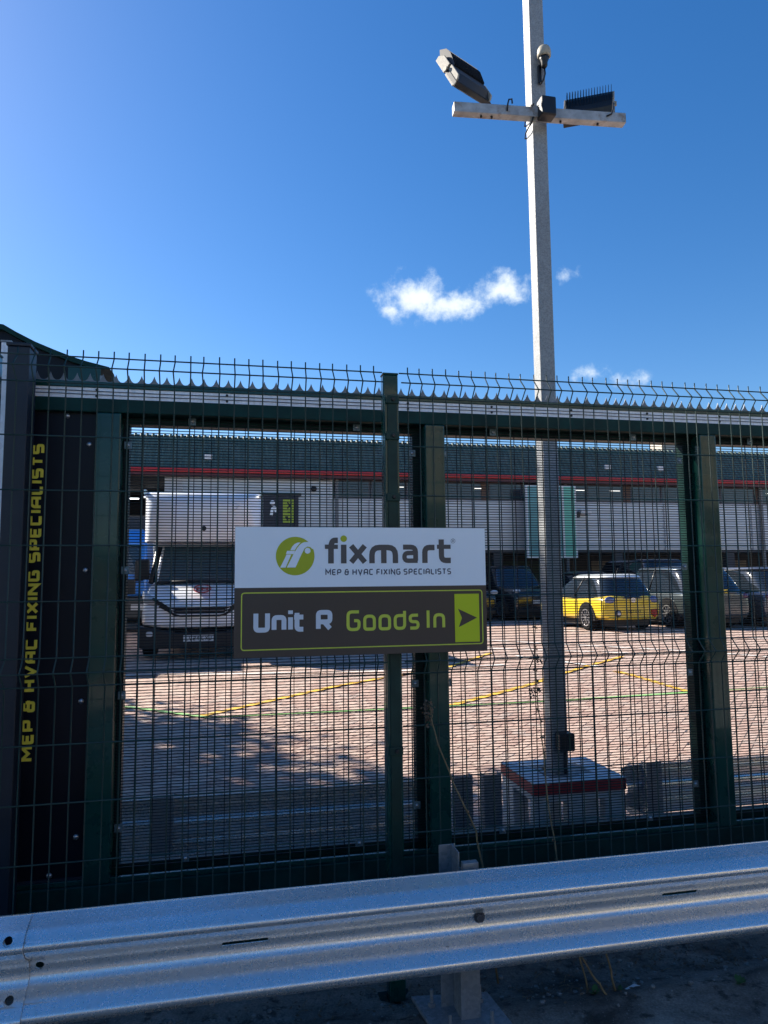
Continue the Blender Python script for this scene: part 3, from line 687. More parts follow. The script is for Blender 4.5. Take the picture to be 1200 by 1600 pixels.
# ================================================================== SIGN
def make_sign():
    s0, wd, z0, ht = -.579, .979, 1.392, .485
    root = FT('direction_sign', s0, -.055, z0, 'white and dark brown direction sign with lime arrow fixed to the fence', 'sign')
    top = ht - .2275
    mb = MB(); mb.box(0, wd, 0, .004, 0, ht); b = mb.build('sign_board', SIGNB, root, bevel=.001)
    mb = MB(); mb.add([(0.0008, -.0006, top), (wd - .0008, -.0006, top), (wd - .0008, -.0006, ht - .0008), (0.0008, -.0006, ht - .0008)], [(0, 1, 2, 3)]); mb.build('white_field', SIGNW, root)
    P = lambda x, y, l=0.: (x, -.0012 - l, y)           # x from left, y height from board bottom
    V = lambda v: ht - v                                  # v measured down from the top
    def poly(name, pts, m, l=0.):
        q = MB(); q.add([P(x, V(v), l) for x, v in pts], [tuple(range(len(pts)))]); return q.build(name, m, root)
    cx, cv, r = .2235, .110, .0725
    poly('logo_disc', [(cx + r * math.cos(2 * math.pi * k / 72), cv + r * math.sin(2 * math.pi * k / 72)) for k in range(72)], OLIVE)
    L = lambda x, y: (cx + (x - 322) / 235 * r, cv + (y - 362) / 235 * r)
    shapes = [[(138, 503), (205, 503), (272, 345), (215, 343), (190, 400)],
              [(220, 502), (325, 502), (360, 425), (395, 348), (420, 300), (432, 272), (470, 246), (505, 252), (530, 278), (552, 262), (535, 225), (505, 195), (470, 190), (432, 192), (400, 205), (370, 232), (345, 265), (325, 298), (300, 340)],
              [(262, 290), (315, 292), (340, 250), (385, 196), (350, 197), (312, 215), (285, 245)],
              [(222, 298), (322, 299), (300, 339), (208, 337)]]
    for i, s in enumerate(shapes):
        poly('logo_stroke', [L(*p) for p in s], SIGNW, .0004 + .0001 * i)
    poly('logo_ring', [L(472 + 45 * math.cos(2 * math.pi * k / 30), 298 + 45 * math.sin(2 * math.pi * k / 30)) for k in range(30)], OLIVE, .001)
    poly('logo_dot', [L(472 + 36 * math.cos(2 * math.pi * k / 30), 298 + 36 * math.sin(2 * math.pi * k / 30)) for k in range(30)], SIGNW, .0013)
    # fixmart word: heavy strokes
    H = .0985; cur = [MB()]
    def done(): cur[0].build('letter', SIGNGR, root); cur[0] = MB()
    base = V(.1386); sw = .0215; xh = .0715
    def st(pts, w=sw, l=0., rnd=.02): strip(cur[0], round_poly([(x, base + y) for x, y in pts], rnd), w, .0003 + l, P)
    x0 = .3355
    st([(x0 + .050, H - sw / 2), (x0 + .030, H - sw / 2), (x0 + .0235, H - .03), (x0 + .0235, 0)]); st([(x0, xh - .008), (x0 + .050, xh - .008)], .0165, .0003, 0)
    done(); ix = x0 + .0725; st([(ix, 0), (ix, xh)], sw, 0, 0)
    done(); xx = x0 + .0905; st([(xx + .011, .004), (xx + .064, xh - .004)], .0205, 0, 0); st([(xx + .011, xh - .004), (xx + .064, .004)], .0205, .0003, 0)
    done(); mx = x0 + .172; st([(mx + .0105, 0), (mx + .0105, xh - sw / 2), (mx + .103, xh - sw / 2), (mx + .103, 0)], sw, 0, .03); st([(mx + .057, xh - sw), (mx + .057, 0)], sw, .0003, 0)
    done(); ax = x0 + .300; sa = .0185
    st([(ax + .006, xh - sa / 2), (ax + .056, xh - sa / 2), (ax + .056, sa / 2 - .0)], .0195, 0, .02)
    st([(ax + .056, xh * .56), (ax + .011, xh * .54), (ax + .011, sa / 2), (ax + .064, sa / 2)], .0175, .0003, .016)
    done(); rx = x0 + .383; st([(rx + .0105, 0), (rx + .0105, xh - sw / 2), (rx + .050, xh - sw / 2)], sw, 0, .026)
    done(); tx = x0 + .443; st([(tx + .018, xh + .021), (tx + .018, sw / 2 - .001), (tx + .056, sw / 2 - .001)], sw, 0, .022); st([(tx, xh - .008), (tx + .056, xh - .008)], .0165, .0003, 0); done()
    poly('letter_dot', [(ix + .0125 * math.cos(2 * math.pi * k / 30), V(0) - base - H + .004 + 0 * k + .0125 * math.sin(2 * math.pi * k / 30)) for k in range(30)], OLIVE, .0003)
    q = MB(); text_strips(q, 'MEP & HVAC FIXING SPECIALISTS', .3375, .8345, V(.1835), .0235, .0043, P, rnd=.2, gap=.20, word=.38); q.build('tagline_lettering', SIGNN, root)
    q = MB(); pts = [(.845 + .0085 * math.cos(2 * math.pi * k / 24), V(.052) + .0085 * math.sin(2 * math.pi * k / 24)) for k in range(25)]; strip(q, pts, .0013, .0002, P)
    text_strips(q, 'R', .8415, .8485, V(.0565), .009, .0014, P, rnd=.2); q.build('registered_mark', SIGNGR, root)
    # frame line
    q = MB(); a, b, c, d = .0265, .9605, V(.2465), V(.4555); rr = .012
    pts = round_poly([((a + b) / 2, c), (b, c), (b, d), (a, d), (a, c), ((a + b) / 2, c)], rr); strip(q, pts, .0042, .0, P); q.build('border_line', SIGNL, root)
    PL_ = (mat('sign_pale_letter', (.70, .74, .80), .35), root); ds = []
    text_strips(None, 'Unit', .071, .262, V(.3925), .079, .0180, P, rnd=.14, gap=.12, each=PL_, dots=ds); text_strips(None, 'R', .302, .363, V(.3925), .079, .0180, P, rnd=.14, each=PL_)
    q = MB(); strip(q, [(ds[0], V(.3265)), (ds[0], V(.313))], .0175, .0006, P); q.build('letter_dot', *PL_)
    text_strips(None, 'Goods', .418, .703, V(.3950), .078, .0118, P, rnd=.2, gap=.16, each=(SIGNL, root))
    text_strips(None, 'In', .733, .806, V(.3950), .078, .0118, P, rnd=.2, gap=.24, each=(SIGNL, root))
    poly('arrow_panel', [(.8465, .2605), (.9475, .2605), (.9475, .4475), (.8465, .4475)], SIGNG, .0002)
    poly('arrow', [(.860, .318), (.9375, .3545), (.862, .390), (.8755, .3545)], SIGNB, .0008)
    # rear fixings to the mesh
    for s in (.12, .52, .88):
        for z in (.1, .4):
            k = MB(); k.box(s - .02, s + .02, .0042, .046, z - .008, z + .008); k.build('fixing_bracket', G_PLAIN, root)
make_sign()

# ================================================================== LAMP POST, PLINTH, FLOODLIGHTS
LS, LT = 1.398, 1.480
def make_plinth():
    c = FT('lamp_plinth', 1.45, 1.54, .10, 'concrete plinth on legs with a red painted band round its top', 'plinth')
    a0, a1, b0, b1 = -.30, .30, -.26, .27
    legs = [(-.30, -.185), (-.09, .04), (.15, .30)]
    for (u, v) in legs:
        for (p, q) in ((b0, b0 + .085), (b1 - .20, b1)):
            mb = MB(); mb.box(u + .006, v - .006, p + .006, q - .006, 0, .262); mb.build('leg', PLINTHW, c, bevel=.008)
    mb = MB(); mb.box(a0 + .006, a1 - .006, b0 + .006, b1 - .006, .2625, .304); mb.build('under_slab', PLINTHW, c, bevel=.006)
    mb = MB(); mb.box(a0, a1, b0, b1, .3045, .368); mb.build('red_band', REDBAND, c, bevel=.003)
    z0, z1 = .3685, .378; f = .14
    for (u, v, p, q) in ((a0, a1, b0, b0 + f), (a0, a1, b1 - f, b1), (a0, a0 + f, b0 + f + .002, b1 - f - .002), (a1 - f, a1, b0 + f + .002, b1 - f - .002)):
        mb = MB(); mb.box(u + .001, v - .001, p + .001, q - .001, z0, z1); mb.build('top_slab', PLINTHW, c, bevel=.003)
    mb = MB(); mb.box(a0 + f + .002, a1 - f - .002, b0 + f + .002, b1 - f - .002, .3685, .3715); mb.build('centre_recess', CONC, c)
    return c
make_plinth()
def floodlight(loc, rot, label, w=.32, h=.21):
    c = thing('floodlight', loc, rot, label, 'floodlight', 'floodlights on the lamp post crossbar')
    # long axis X, glass -Z, fins +Z
    mb = MB(); mb.prism([(-h / 2, 0), (h / 2, 0), (h / 2, .035), (h * .28, .055), (-h * .10, .070), (-h * .28, .068), (-h / 2, .038)], 0, -w / 2, w / 2); mb.build('housing', BLACKM, c, bevel=.004)
    mb = MB(); mb.box(-w / 2 + .012, w / 2 - .012, -h / 2 + .012, h / 2 - .012, -.006, -.001); mb.build('glass', GLASS, c)
    fin = MB(); fin.prism([(-h * .08, .052), (-h * .05, .080), (h * .30, .098), (h * .5, .090), (h * .68, .050), (h * .55, .030), (h * .5, .02), (h * .28, .05)], 0, -.0012, .0012); f0 = None
    for i in range(17):
        x = -w / 2 + .008 + i * (w - .016) / 16
        if f0 is None: f0 = fin.build('cooling_fin', BLACKM, c); f0.location = (x, 0, 0)
        else: copy_part(f0, c, (x, 0, 0))
    for sx in (-1, 1):
        x = sx * (w / 2 + .006)
        mb = MB(); mb.prism([(-h / 2, -.004), (-h * .06, -.004), (-h * .06, .07), (-h * .44, .07), (-h / 2, .05)], 0, x - .006, x + .006); mb.build('end_cap', ENDCAP, c, bevel=.002)
        mb = MB(); mb.prism([(h * .02, -.004), (h / 2, -.004), (h / 2, .03), (h * .34, .062), (h * .02, .062)], 0, x - .006, x + .006); mb.build('end_cap', ENDCAP, c, bevel=.002)
        mb = MB(); mb.cyl((x, 0, .022), (x + sx * .02, 0, .022), .016, 14); mb.build('pivot_bolt', CREAM, c)
        mb = MB(); mb.box(x + sx * .007 - .002, x + sx * .007 + .002, -h * .5 - .012, .012, .008, .036); mb.build('yoke_arm', BLACKM, c, bevel=.001)
    mb = MB(); mb.box(-w / 2 - .014, w / 2 + .014, -h * .5 - .017, -h * .5 - .0122, .008, .036); mb.build('yoke_bridge', BLACKM, c, bevel=.001)
    return c
def make_lamp():
    zb = .478
    root = FT('lamp_post', LS, LT, zb, 'tall square galvanised lamp post standing on the plinth', 'lamp post')
    mb = MB(); mb.box(-.052, .052, -.052, .052, 0, 6.6); mb.build('post_shaft', G_POST, root, bevel=.006)
    mb = MB(); mb.box(-.10, .10, -.10, .10, -.006, .004); mb.build('base_flange', G_PLAIN, root, bevel=.002)
    # control boxes
    mb = MB(); mb.box(-.035, .065, -.125, -.053, .15, .255); mb.build('lower_junction_box', BLACK, root, bevel=.008)
    mb = MB(); mb.tube([(.02, -.075, .15), (.02, -.072, .05), (.022, -.07, .0)], .012, 10); mb.build('conduit', BLACK, root, smooth=True)
    # crossbar slightly turned
    a = Vector((LS, LT)); L, Rr = Vector((.79, 1.47)), Vector((1.955, 1.36))
    zc = 4.735 - zb
    l = L - a; r = Rr - a; d = (r - l).normalized(); n = Vector((-d.y, d.x)) * .03
    ring = lambda p: [(p.x - n.x, p.y - n.y, zc - .034), (p.x + n.x, p.y + n.y, zc - .034), (p.x + n.x, p.y + n.y, zc + .034), (p.x - n.x, p.y - n.y, zc + .034)]
    off = Vector((0, -.045)); l += off; r += off
    mb = MB(); mb.loft([ring(l), ring(r)]); mb.build('crossbar', mat('weathered_bar', (.42, .42, .42), .55, metal=.25, var=.25, vscale=14, dirt=(.22, .13, .06), dscale=9), root, bevel=.003)
    mb = MB(); mb.box(-.052, .050, -.205, -.118, zc - .055, zc + .075); mb.build('upper_junction_box', BLACK, root, bevel=.010)
    for z in (.01, -.02):
        mb = MB(); mb.tube([(-.075, -.13, zc + z * 3 + .03), (-.078, .0, zc + z * 3), (-.06, .06, zc + z * 3), (.06, .06, zc + z * 3)], .005, 8); mb.build('clamp_bolt', BLACKM, root, smooth=True)
    mb = MB(); mb.box(-.095, -.060, -.12, -.110, zc - .06, zc + .06); mb.build('clamp_plate', CREAM, root, bevel=.002)
    mb = MB(); mb.tube([(-.09, -.125, zc + .05), (-.078, -.13, zc - .02), (-.09, -.12, zc - .07), (-.10, -.11, zc - .085)], .006, 8); mb.build('clamp_cable', BLACK, root, smooth=True)
    for k, (u, v) in enumerate(((.30, .55), (.72, .9))):
        p0 = l.lerp(r, u * .6 + .1)
    for u, sgn in ((.30, 1), (.88, 1)):
        p = l.lerp(r, u); z = zc + .02
        if sgn > 0 and u < .5:
            mb = MB(); mb.tube([(p.x, p.y - .032, z - .03), (p.x, p.y - .045, z + .01), (p.x + .01, p.y - .04, z + .045), (p.x + .035, p.y - .03, z + .06), (p.x + .042, p.y - .02, z + .035)], .0055, 8); mb.build('cable_loop', BLACK, root, smooth=True)
        else:
            mb = MB(); mb.tube([(p.x, p.y - .034, z - .02), (p.x + .03, p.y - .045, z - .01), (p.x + .045, p.y - .04, z + .03), (p.x + .06, p.y - .02, z + .09)], .0055, 8); mb.build('cable_loop', BLACK, root, smooth=True)
    for u in (.16, .22, .45, .62, .84):
        p = l.lerp(r, u); mb = MB(); mb.cyl((p.x, p.y, zc - .046), (p.x, p.y, zc - .034), .008, 6); mb.build('bolt', BLACKM, root)
    # photocell on the face
    pc = FT('photocell', LS + .022, LT - .07, 5.02, 'cream domed photocell bracketed to the lamp post above the crossbar', 'photocell')
    mb = MB(); mb.lathe([(.001, .212), (.022, .210), (.036, .202), (.043, .188), (.046, .165), (.045, .140), (.038, .134), (.001, .134)], (0, -.035, 0), 24); mb.build('dome', CREAM, pc, smooth=True)
    mb = MB(); mb.lathe([(.001, .139), (.034, .138), (.030, .118), (.022, .10), (.021, .075), (.012, .06), (.001, .058)], (0, -.035, 0), 20); mb.build('socket', BLACK, pc, smooth=True)
    mb = MB(); mb.box(-.030, -.008, -.006, .012, -.03, .10); mb.box(-.02, .0, -.03, .012, .09, .105); mb.build('bracket', BLACK, pc, bevel=.002)
    mb = MB(); mb.tube([(0, -.035, .06), (.004, -.034, .02), (-.005, -.028, -.02), (-.022, -.02, -.045)], .0055, 8); mb.build('cable', BLACK, pc, smooth=True)
    return root
make_lamp()
def rot_of(yaw, tilt, roll=0.):
    return (Matrix.Rotation(yaw, 3, 'Z') @ Matrix.Rotation(roll, 3, 'Y') @ Matrix.Rotation(tilt, 3, 'X')).to_euler()
floodlight(W(.87, 1.48, 4.965), rot_of(R(40), R(61), R(0)), 'left floodlight on the crossbar, tilted with its pale end cap showing', .30, .30)
floodlight(W(1.80, 1.49, 4.90), rot_of(R(-19), R(72), R(2)), 'right floodlight on the crossbar, cooling fins standing upright', .31, .225)

# ================================================================== CURVED CANOPY behind the gate, left
def make_canopy():
    pts = [(-4.2, 3.75), (-3.4, 3.62), (-2.6, 3.38), (-2.05, 3.15), (-1.87, 3.135), (-1.80, 3.095), (-1.70, 3.045), (-1.60, 3.005), (-1.50, 2.968), (-1.42, 2.945), (-1.30, 2.918)]
    c = FT('curved_canopy', 0, 1.5, 0, 'dark green canopy with a swept curved roof rising at the far left', 'canopy')
    top = pts; bot = [(s, z - .03) for s, z in pts]
    mb = MB(); mb.loft([[(s, 0, z), (s, 1.6, z + .02), (s, 1.6, z - .01), (s, 0, z - .03)] for s, z in pts]); mb.build('roof_sheet', GREEN_D, c, smooth=False)
    mb = MB(); mb.loft([[(s, .03, z - .031), (s, .05, z - .031), (s, .05, z - .26 - .3 * max(0, (-1.5 - s))), (s, .03, z - .26 - .3 * max(0, (-1.5 - s)))] for s, z in pts]); mb.build('fascia', NAVY, c)
    mb = MB(); mb.box(-1.52, -1.34, -.01, .02, 2.78, 2.915); mb.build('end_panel', GREEN, c, bevel=.006)
    mb = MB(); mb.prism([(-1.345, 2.90), (-1.30, 2.91), (-1.275, 2.885), (-1.285, 2.85), (-1.25, 2.80), (-1.22, 2.775), (-1.30, 2.76), (-1.335, 2.80)], 1, -.01, .05); mb.build('end_bracket', mat('rusty_bracket', (.05, .035, .02), .8, var=.5, vscale=30), c, bevel=.006)
    mb = MB(); mb.box(-1.345, -1.325, -.02, -.01, 2.79, 2.86); mb.build('bracket_strap', G_PLAIN, c)
    for s in (-1.46, -4.0):
        mb = MB(); mb.box(s - .04, s + .04, .08, .16, .1, 2.85 if s > -2 else 3.6); mb.build('post', GREEN_D, c, bevel=.004)
        mb = MB(); mb.box(s - .04, s + .04, 1.4, 1.48, .1, 2.85 if s > -2 else 3.6); mb.build('post', GREEN_D, c, bevel=.004)
make_canopy()

# ================================================================== VEHICLES
def wheel(parent, x, y, r, w, rim=ALLOY, spokes=10, side=-1):
    mb = MB(); prof = [(r * .62, -w / 2), (r * .9, -w / 2), (r, -w / 2 + .03), (r, w / 2 - .03), (r * .9, w / 2), (r * .62, w / 2), (r * .62, -w / 2)]
    n = 28; mb.lathe(prof, (x, y, r), n, axis=0, cap=False)
    t = mb.build('wheel', RUBBER, parent, smooth=True, autos=40)
    q = MB(); xo = x + side * (w / 2 - .012)
    for k in range(spokes):
        a = 2 * math.pi * k / spokes; da = .055
        pts = []
        for rr, d in ((.07 * r / .33, da * 2.2), (r * .63, da)):
            pts.append((rr, a - d)); pts.append((rr, a + d))
        P = [(pts[0][0] * math.cos(pts[0][1]), pts[0][0] * math.sin(pts[0][1])), (pts[2][0] * math.cos(pts[2][1]), pts[2][0] * math.sin(pts[2][1])),
             (pts[3][0] * math.cos(pts[3][1]), pts[3][0] * math.sin(pts[3][1])), (pts[1][0] * math.cos(pts[1][1]), pts[1][0] * math.sin(pts[1][1]))]
        q.prism([(y + u, r + v) for u, v in P], 0, xo - .012, xo + .012)
    q.lathe([(r * .60, -.02), (r * .67, -.02), (r * .67, .02), (r * .60, .02), (r * .60, -.02)], (xo, y, r), 28, axis=0, cap=False)
    q.cyl((xo - .02, y, r), (xo + side * .02 + .001, y, r), r * .16, 14)
    q.build('rim', rim, t)
    d = MB(); d.cyl((x - side * .02, y, r), (x + side * .02, y, r), r * .55, 20); d.build('brake_disc', BLACKM, t)
def plate(parent, x, y, z, m, text, facing=-1, w=.52, h=.11):
    """facing -1: faces local -Y"""
    mb = MB(); mb.box(x - w / 2, x + w / 2, y - .004, y + .004, z - h / 2, z + h / 2); p = mb.build('number_plate', m, parent)
    q = MB(); text_strips(q, text, x - w * .43, x + w * .43, z - h * .34, h * .68, h * .11, lambda a, b, l: (a, y - .0055 - l, b), rnd=.12, gap=.2, word=.35); q.build('plate_lettering', BLKTXT, p)

def car(name, s, t, rot, label, group, paint, L=4.4, Wd=1.85, H=1.6, belt=.95, hood=.95, roofp=None, rear_first=True, rim=ALLOY, wr=.33, ptxt=None, pm=PLATEY, glass=GLASS, pil=None, round_=.5, lampm=TAILR, lampw=.22, lamph=.14, lampz=None, roof_in=.16, front_slope=.75, rear_slope=.30, hoodL=1.0, sill=.22, platez=.5, trim=None):
    """-Y end faces the camera. rear_first: the rear is at -Y."""
    c = FT(name, s, t, yard_z(t), label, 'car', group, rot=rot)
    hw = Wd / 2
    def ring(y, w, z0, z1, crown=.03, ins=.06):
        return [(-w + .10, y, z0), (-w + .01, y, z0 + .10), (-w, y, z0 + (z1 - z0) * .45), (-w + .015, y, z0 + (z1 - z0) * .75), (-w + ins, y, z1), (-w * .5, y, z1 + crown), (0, y, z1 + crown * 1.3),
                (w * .5, y, z1 + crown), (w - ins, y, z1), (w - .015, y, z0 + (z1 - z0) * .75), (w, y, z0 + (z1 - z0) * .45), (w - .01, y, z0 + .10), (w - .10, y, z0)]
    ends = [(0, .88, sill + .08, belt - .10), (.04, .95, sill + .03, belt - .03), (.22, 1, sill, belt), (L * .3, 1, sill - .02, belt), (L * .55, 1, sill - .02, belt), (L - hoodL - .1, 1, sill, belt - .0), (L - .5, .97, sill, hood - .06), (L - .08, .90, sill + .04, hood - .16), (L, .82, sill + .10, hood - .26)]
    if not rear_first: ends = [(L - y, w, z0, z1) for y, w, z0, z1 in ends][::-1]
    mb = MB(); mb.loft([ring(y, hw * w, z0, z1) for y, w, z0, z1 in ends]); mb.build('body', paint, c, sub=2)
    # cabin
    if rear_first: yb0, yb1, yr0, yr1 = .06, L - hoodL, .06 + rear_slope, L - hoodL - front_slope
    else: yb0, yb1, yr0, yr1 = hoodL, L - .06, hoodL + front_slope, L - .06 - rear_slope
    wb, wr_ = hw - .07, hw - .07 - roof_in; zr = H - .06
    def cab(z, ex=0.):
        f = (z - belt) / (zr - belt); y0 = yb0 + (yr0 - yb0) * f - ex; y1 = yb1 + (yr1 - yb1) * f + ex; w = wb + (wr_ - wb) * f + ex
        cr = .20
        return [(-w, y0 + cr, z), (-w + cr, y0 + .015, z), (0, y0 - .03, z), (w - cr, y0 + .015, z), (w, y0 + cr, z), (w, (y0 + y1) / 2, z), (w, y1 - cr, z), (w - cr, y1 - .015, z), (0, y1 + .05, z), (-w + cr, y1 - .015, z), (-w, y1 - cr, z), (-w, (y0 + y1) / 2, z)]
    mb = MB(); mb.loft([cab(belt - .12), cab(belt - .10), cab(belt + (zr - belt) * .35, .02), cab(belt + (zr - belt) * .75, .02), cab(zr - .01), cab(zr + .01, -.05)]); mb.build('windows', glass, c, sub=2)
    rp = roofp or paint
    mb = MB(); mb.loft([cab(zr - .05, .035), cab(zr - .04, .04), cab(zr + .015, .015), [(x * .9, (y - (yr0 + yr1) / 2) * .93 + (yr0 + yr1) / 2, H - .005) for x, y, z in cab(zr)], [(x * .5, (y - (yr0 + yr1) / 2) * .5 + (yr0 + yr1) / 2, H) for x, y, z in cab(zr)]]); mb.build('roof', rp, c, sub=2)
    # pillars
    B = cab(belt - .02, .01); Tt = cab(zr - .01, .01)
    for k in (0, 1, 3, 4, 6, 7, 9, 10, 5, 11):
        rr = .028 if k in (5, 11) else .034
        if k not in (5, 11): continue
        mb = MB(); mb.tube([B[k], Tt[k]], rr, 6); mb.build('pillar', BLACK if k in (5, 11) else (pil or rp), c, smooth=True)
    ya, yz = (wr * 2.1 + .12, L - wr * 2.4 - .05) if rear_first else (wr * 2.4 + .05, L - wr * 2.1 - .12)
    for yy in (ya, yz):
        for sx in (-1, 1):
            arch = MB(); n = 18; P = [(yy + (wr + .075) * math.cos(math.pi * k / n), wr + (wr + .075) * math.sin(math.pi * k / n)) for k in range(n + 1)]
            P = [(yy + wr + .075, sill)] + P + [(yy - wr - .075, sill)]
            arch.prism(P, 0, sx * (hw - .17), sx * (hw + .004)); arch.build('wheel_arch', BLACK, c)
            wheel(c, sx * (hw - .075), yy, wr, .2, rim, side=sx)
    # near end: lamps, trim, plate
    lz = lampz or belt - .18
    for sx in (-1, 1):
        mb = MB(); cx = sx * (hw - lampw * .5 - .07); mb.sphere((cx, .045, lz), .5, 6, (lampw, .12, lamph)); mb.build('lamp', lampm, c, smooth=True)
        mb = MB(); my = (L - hoodL - .25) if rear_first else hoodL + .35
        mb.sphere((sx * (hw + .10), my, belt + .08), .5, 6, (.20, .12, .16)); mb.build('mirror', paint, c, smooth=True)
    mb = MB(); mb.box(-hw * .80, hw * .80, -.012, .1, sill + .05, sill + (.16 if trim is None else .12)); mb.build('bumper_trim', trim or BLACK, c, bevel=.03, seg=3)
    if ptxt: plate(c, 0, -.018, platez, pm, ptxt)
    mb = MB(); mb.box(-hw + .2, hw - .2, .3, L - .3, .12, sill + .05); mb.build('underbody', BLACK, c)
    return c

YEL = mat('yellow_car_paint', (.72, .52, .03), .28, coat=.8)
WROOF = mat('white_roof_paint', (.75, .78, .78), .2, coat=.6)
SILV = mat('grey_green_metallic', (.085, .105, .115), .26, metal=.6, coat=.8)
SILV2 = mat('silver_metallic', (.22, .23, .25), .32, metal=.75, coat=.8)
NAVYP = mat('dark_blue_metallic', (.012, .022, .045), .25, metal=.3, coat=.8)
BLKP = mat('black_car_paint', (.012, .014, .018), .2, coat=.7)
row = 'cars parked tail out in the yard'
yc = car('parked_car', 9.47, 13.95, R(3), 'bright yellow small hatchback with a white roof, seen from behind', row, YEL, L=3.7, Wd=1.72, H=1.48, belt=.92, hood=.92, roofp=WROOF, wr=.335, ptxt='WD67 KXF', pm=PLATEY, lampm=mat('smoked_blue_lens', (.10, .13, .30), .12, coat=.8), lampw=.30, lamph=.20, lampz=.80, rear_slope=.30, roof_in=.17, platez=.50, hoodL=.8, front_slope=.9, pil=BLKP, trim=YEL, sill=.26)
mb = MB(); mb.lathe([(.001, -.02), (.075, -.02), (.095, 0), (.001, 0)], (-.43, -.0, .46), 20, axis=1); mb.build('reversing_lamp', BLKP, yc)
mb = MB(); mb.lathe([(.001, -.03), (.045, -.028), (.055, -.015), (.001, -.015)], (-.43, -.006, .46), 16, axis=1); mb.build('lamp_lens', LENS, yc)
mb = MB(); mb.prism([(.53, .56), (.72, .56), (.72, .44), (.625, .34), (.53, .44)], 1, -.03, .02); mb.build('red_reflector', REDL, yc, bevel=.012)
mb = MB(); mb.lathe([(.05, -.02), (.07, -.02), (.07, 0), (.05, 0)], (0, -.012, .80), 20, axis=1); mb.tube([(-.05, -.02, .79), (.01, -.02, .81), (.05, -.02, .80)], .008, 6); mb.build('badge', CHROME, yc)
mb = MB(); mb.tube([(-.1, .55, 1.47), (-.14, .40, 1.62)], .006, 6); mb.build('aerial', BLACK, yc)
car('parked_car', 12.06, 14.0, R(0), 'grey-green metallic estate car next to the yellow hatchback, behind the right gate post', row, SILV, L=4.6, Wd=1.95, H=1.68, belt=1.02, hood=1.0, roofp=SILV, wr=.37, ptxt='BK19 VLA', pm=PLATEY, platez=.98, lampz=.86, rear_slope=.5)
car('parked_car', 14.35, 14.0, R(0), 'silver metallic estate car at the right edge, last in the tail-out row', row, SILV2, L=4.6, Wd=1.9, H=1.66, belt=1.0, hood=.98, wr=.36, ptxt='LN18 HXD', pm=PLATEY, platez=.9, rear_slope=.5)
row2 = 'dark vehicles parked under the overhang'
car('parked_car', 9.3, 19.3, R(2), 'black tall off-road car facing the camera with a white plate, left of the lamp post', row2, BLKP, L=4.8, Wd=1.98, H=1.88, belt=1.15, hood=1.1, rear_first=False, wr=.38, ptxt='BT18 PXE', pm=PLATEW, platez=.62, lampm=LENS, lampz=.98, lampw=.28, front_slope=.6, hoodL=1.4)
car('parked_car', 6.95, 19.2, R(1), 'black off-road car half hidden by the right end of the sign', row2, BLKP, L=4.7, Wd=1.95, H=1.80, belt=1.12, hood=1.08, rear_first=False, wr=.37, lampm=LENS, lampz=.95, lampw=.28, front_slope=.6, hoodL=1.3, ptxt='GF20 OWA', pm=PLATEW, platez=.6)
car('parked_car', 11.6, 19.4, R(2), 'low black hatchback roof peeping just right of the lamp post', row2, BLKP, L=4.2, Wd=1.8, H=1.62, belt=1.0, hood=.98, wr=.33, rear_slope=.5)
car('parked_car', 14.0, 18.9, R(2), 'dark blue people carrier rising behind the yellow hatchback', row2, NAVYP, L=4.9, Wd=2.0, H=2.02, belt=1.15, hood=1.1, wr=.36, rear_slope=.3, roof_in=.14)
car('parked_car', 16.6, 19.2, R(2), 'dark blue hatchback behind the grey-green estate car', row2, NAVYP, L=4.3, Wd=1.85, H=1.62, belt=1.0, hood=.98, wr=.33, rear_slope=.5)

